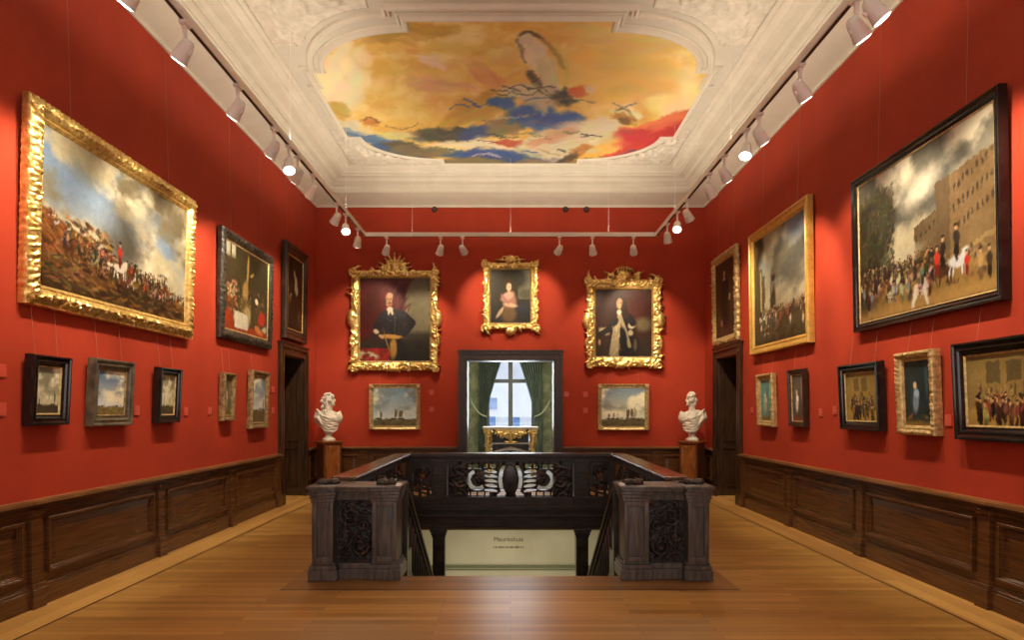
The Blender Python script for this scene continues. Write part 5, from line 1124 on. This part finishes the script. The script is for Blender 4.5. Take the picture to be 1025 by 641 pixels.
def spot_proto():
    """head along local -z, hung on a bent arm; origin at the pivot"""
    h = empty('spot_tmp', (0, 0, 0)); K_ = .84; o = MB().lathe([(.0, .10), (.028, .098), (.05, .08), (.062, .05), (.068, .0), (.074, -.05), (.082, -.10), (.083, -.125), (.076, -.125), (.072, -.105)], 24).build('housing', M['spot'], h); auto(o, 50)
    MB().lathe([(.074, -.118), (.076, -.124), (.055, -.134), (.0, -.138)], 24).build('lens', M['lens'], h, True)
    MB().cbox(-.012, .012, -.095, -.07, -.02, .02, .004).build('yoke', M['spot'], h)
    return h
proto = spot_proto(); K_SPOT = 0
def spot(loc, target, label, e=1., cone=70, grp='track spotlights'):
    t = empty('spotlight', (loc[0], loc[1], TZ-.036)); tag(t, label, 'spotlight', grp)
    MB().cbox(-.030, .030, -.05, .05, -.03, .0, .004).cbox(-.012, .012, -.014, .014, -.215, -.02, .004).build('arm', M['spot'], t)
    d = Vector(target)-Vector((loc[0], loc[1], TZ-.30)); q = d.to_track_quat('-Z', 'Y').to_matrix().to_4x4() @ Matrix.Scale(.84, 4)
    for c in proto.children:
        k = c.copy(); COL.objects.link(k); k.parent = t; k.matrix_local = Matrix.Translation((0, 0, -.22)) @ q
    l = bpy.data.lights.new('spot_beam', 'SPOT'); l.energy = E_SPOT*e; l.color = WARM; l.spot_size = math.radians(cone); l.spot_blend = .6; l.shadow_soft_size = .05
    o = bpy.data.objects.new('spot_beam', l); COL.objects.link(o); o.parent = t; o.matrix_local = Matrix.Translation((0, 0, -.22)) @ d.to_track_quat('-Z', 'Y').to_matrix().to_4x4() @ Matrix.Translation((0, 0, -.135))
def D(px): return F*TX/abs(px-CX)
LX, RXw = -W, W
for px, tgt, e, lb in (
    (133, (LX, 4.9, 3.0), 1., 'nearest one over the battle picture wall'), (185, (LX, 6.0, 3.3), 1.1, 'second one over the battle picture wall'), (238, (LX, 7.2, 3.2), 1.1, 'over the far end of the battle picture'),
    (274, (LX, 8.6, 3.2), 1., 'before the still life'), (289, (-1.6, 5.8, .6), .5, 'with glowing lens turned back to the battle-side newel'), (298, (LX, 9.6, 3.1), 1., 'over the still life'),
    (313, (LX, 10.6, 3.3), .8, 'over the gap before the dark bird picture'), (337, (LX, 11.9, 3.4), .9, 'over the dark bird picture'), (346, (-1.6, 7.4, .3), .5, 'with glowing lens near the back corner by the bird picture'), (358, (-3.4, 12.8, 1.6), .9, 'at the track corner over the long-haired bust')):
    tgt = (tgt[0], D(px)+.55*(tgt[1]-D(px)), 2.78) if abs(tgt[0]) > 3.8 else tgt
    spot((-TX, D(px)), tgt, 'white track spotlight '+lb, e, 78 if abs(tgt[0]) > 3.8 else 66)
for px, tgt, e, lb in (
    (874, (RXw, 4.6, 2.9), 1., 'nearest one over the riders picture wall'), (857, (RXw, 5.6, 3.3), 1., 'second one over the riders picture wall'), (801, (RXw, 6.8, 3.2), 1.1, 'over the far end of the riders picture'),
    (760, (RXw, 8.0, 3.0), .9, 'between the riders picture and harbour scene'), (747, (1.6, 5.8, .6), .5, 'with glowing lens turned back to the riders-side newel'), (725, (RXw, 9.3, 3.3), 1.1, 'over the harbour scene'),
    (710, (RXw, 10.4, 3.1), .8, 'over the far end of the harbour scene'), (688, (RXw, 11.8, 3.4), .9, 'over the black-clad portrait'), (678, (1.6, 7.4, .3), .5, 'with glowing lens near the back corner by the black-clad portrait'), (668, (3.4, 12.8, 1.6), .9, 'at the track corner over the short-haired bust')):
    tgt = (tgt[0], D(px)+.55*(tgt[1]-D(px)), 2.78) if abs(tgt[0]) > 3.8 else tgt
    spot((TX, D(px)), tgt, 'white track spotlight '+lb, e, 78 if abs(tgt[0]) > 3.8 else 66)
for px, tgt, e, lb in (
    (387, (-2.9, YB, 3.2), .8, 'on the back track before the moustached man'), (441, (-1.9, YB, 2.8), .8, 'on the back track past the moustached man'), (463, (-.3, YB, 3.6), .7, 'on the back track beside the small pink figure\'s crest'),
    (560, (.35, YB, 3.6), .6, 'on the back track, first past the doorway picture'), (593, (1.9, YB, 2.8), .8, 'on the back track before the crowned frame'), (634, (2.6, YB, 3.2), .8, 'on the back track over the crowned frame')):
    spot(((px-CX)*TY/F, TY), tgt, 'white track spotlight '+lb, e, 78 if abs(tgt[0]) > 3.8 else 66)
for px, tgt in ((95, (LX, 3.6, 3.)), (930, (RXw, 3.6, 3.)), (-60, (LX, 2.6, 3.)), (1090, (RXw, 2.6, 3.))):
    s_ = -1 if px < CX else 1; spot((s_*TX, D(px)), tgt, 'white track spotlight outside the photographed part of the hall, over nearer wall', 1., grp='unseen spotlights')
for c in list(proto.children): bpy.data.objects.remove(c)
bpy.data.objects.remove(proto)
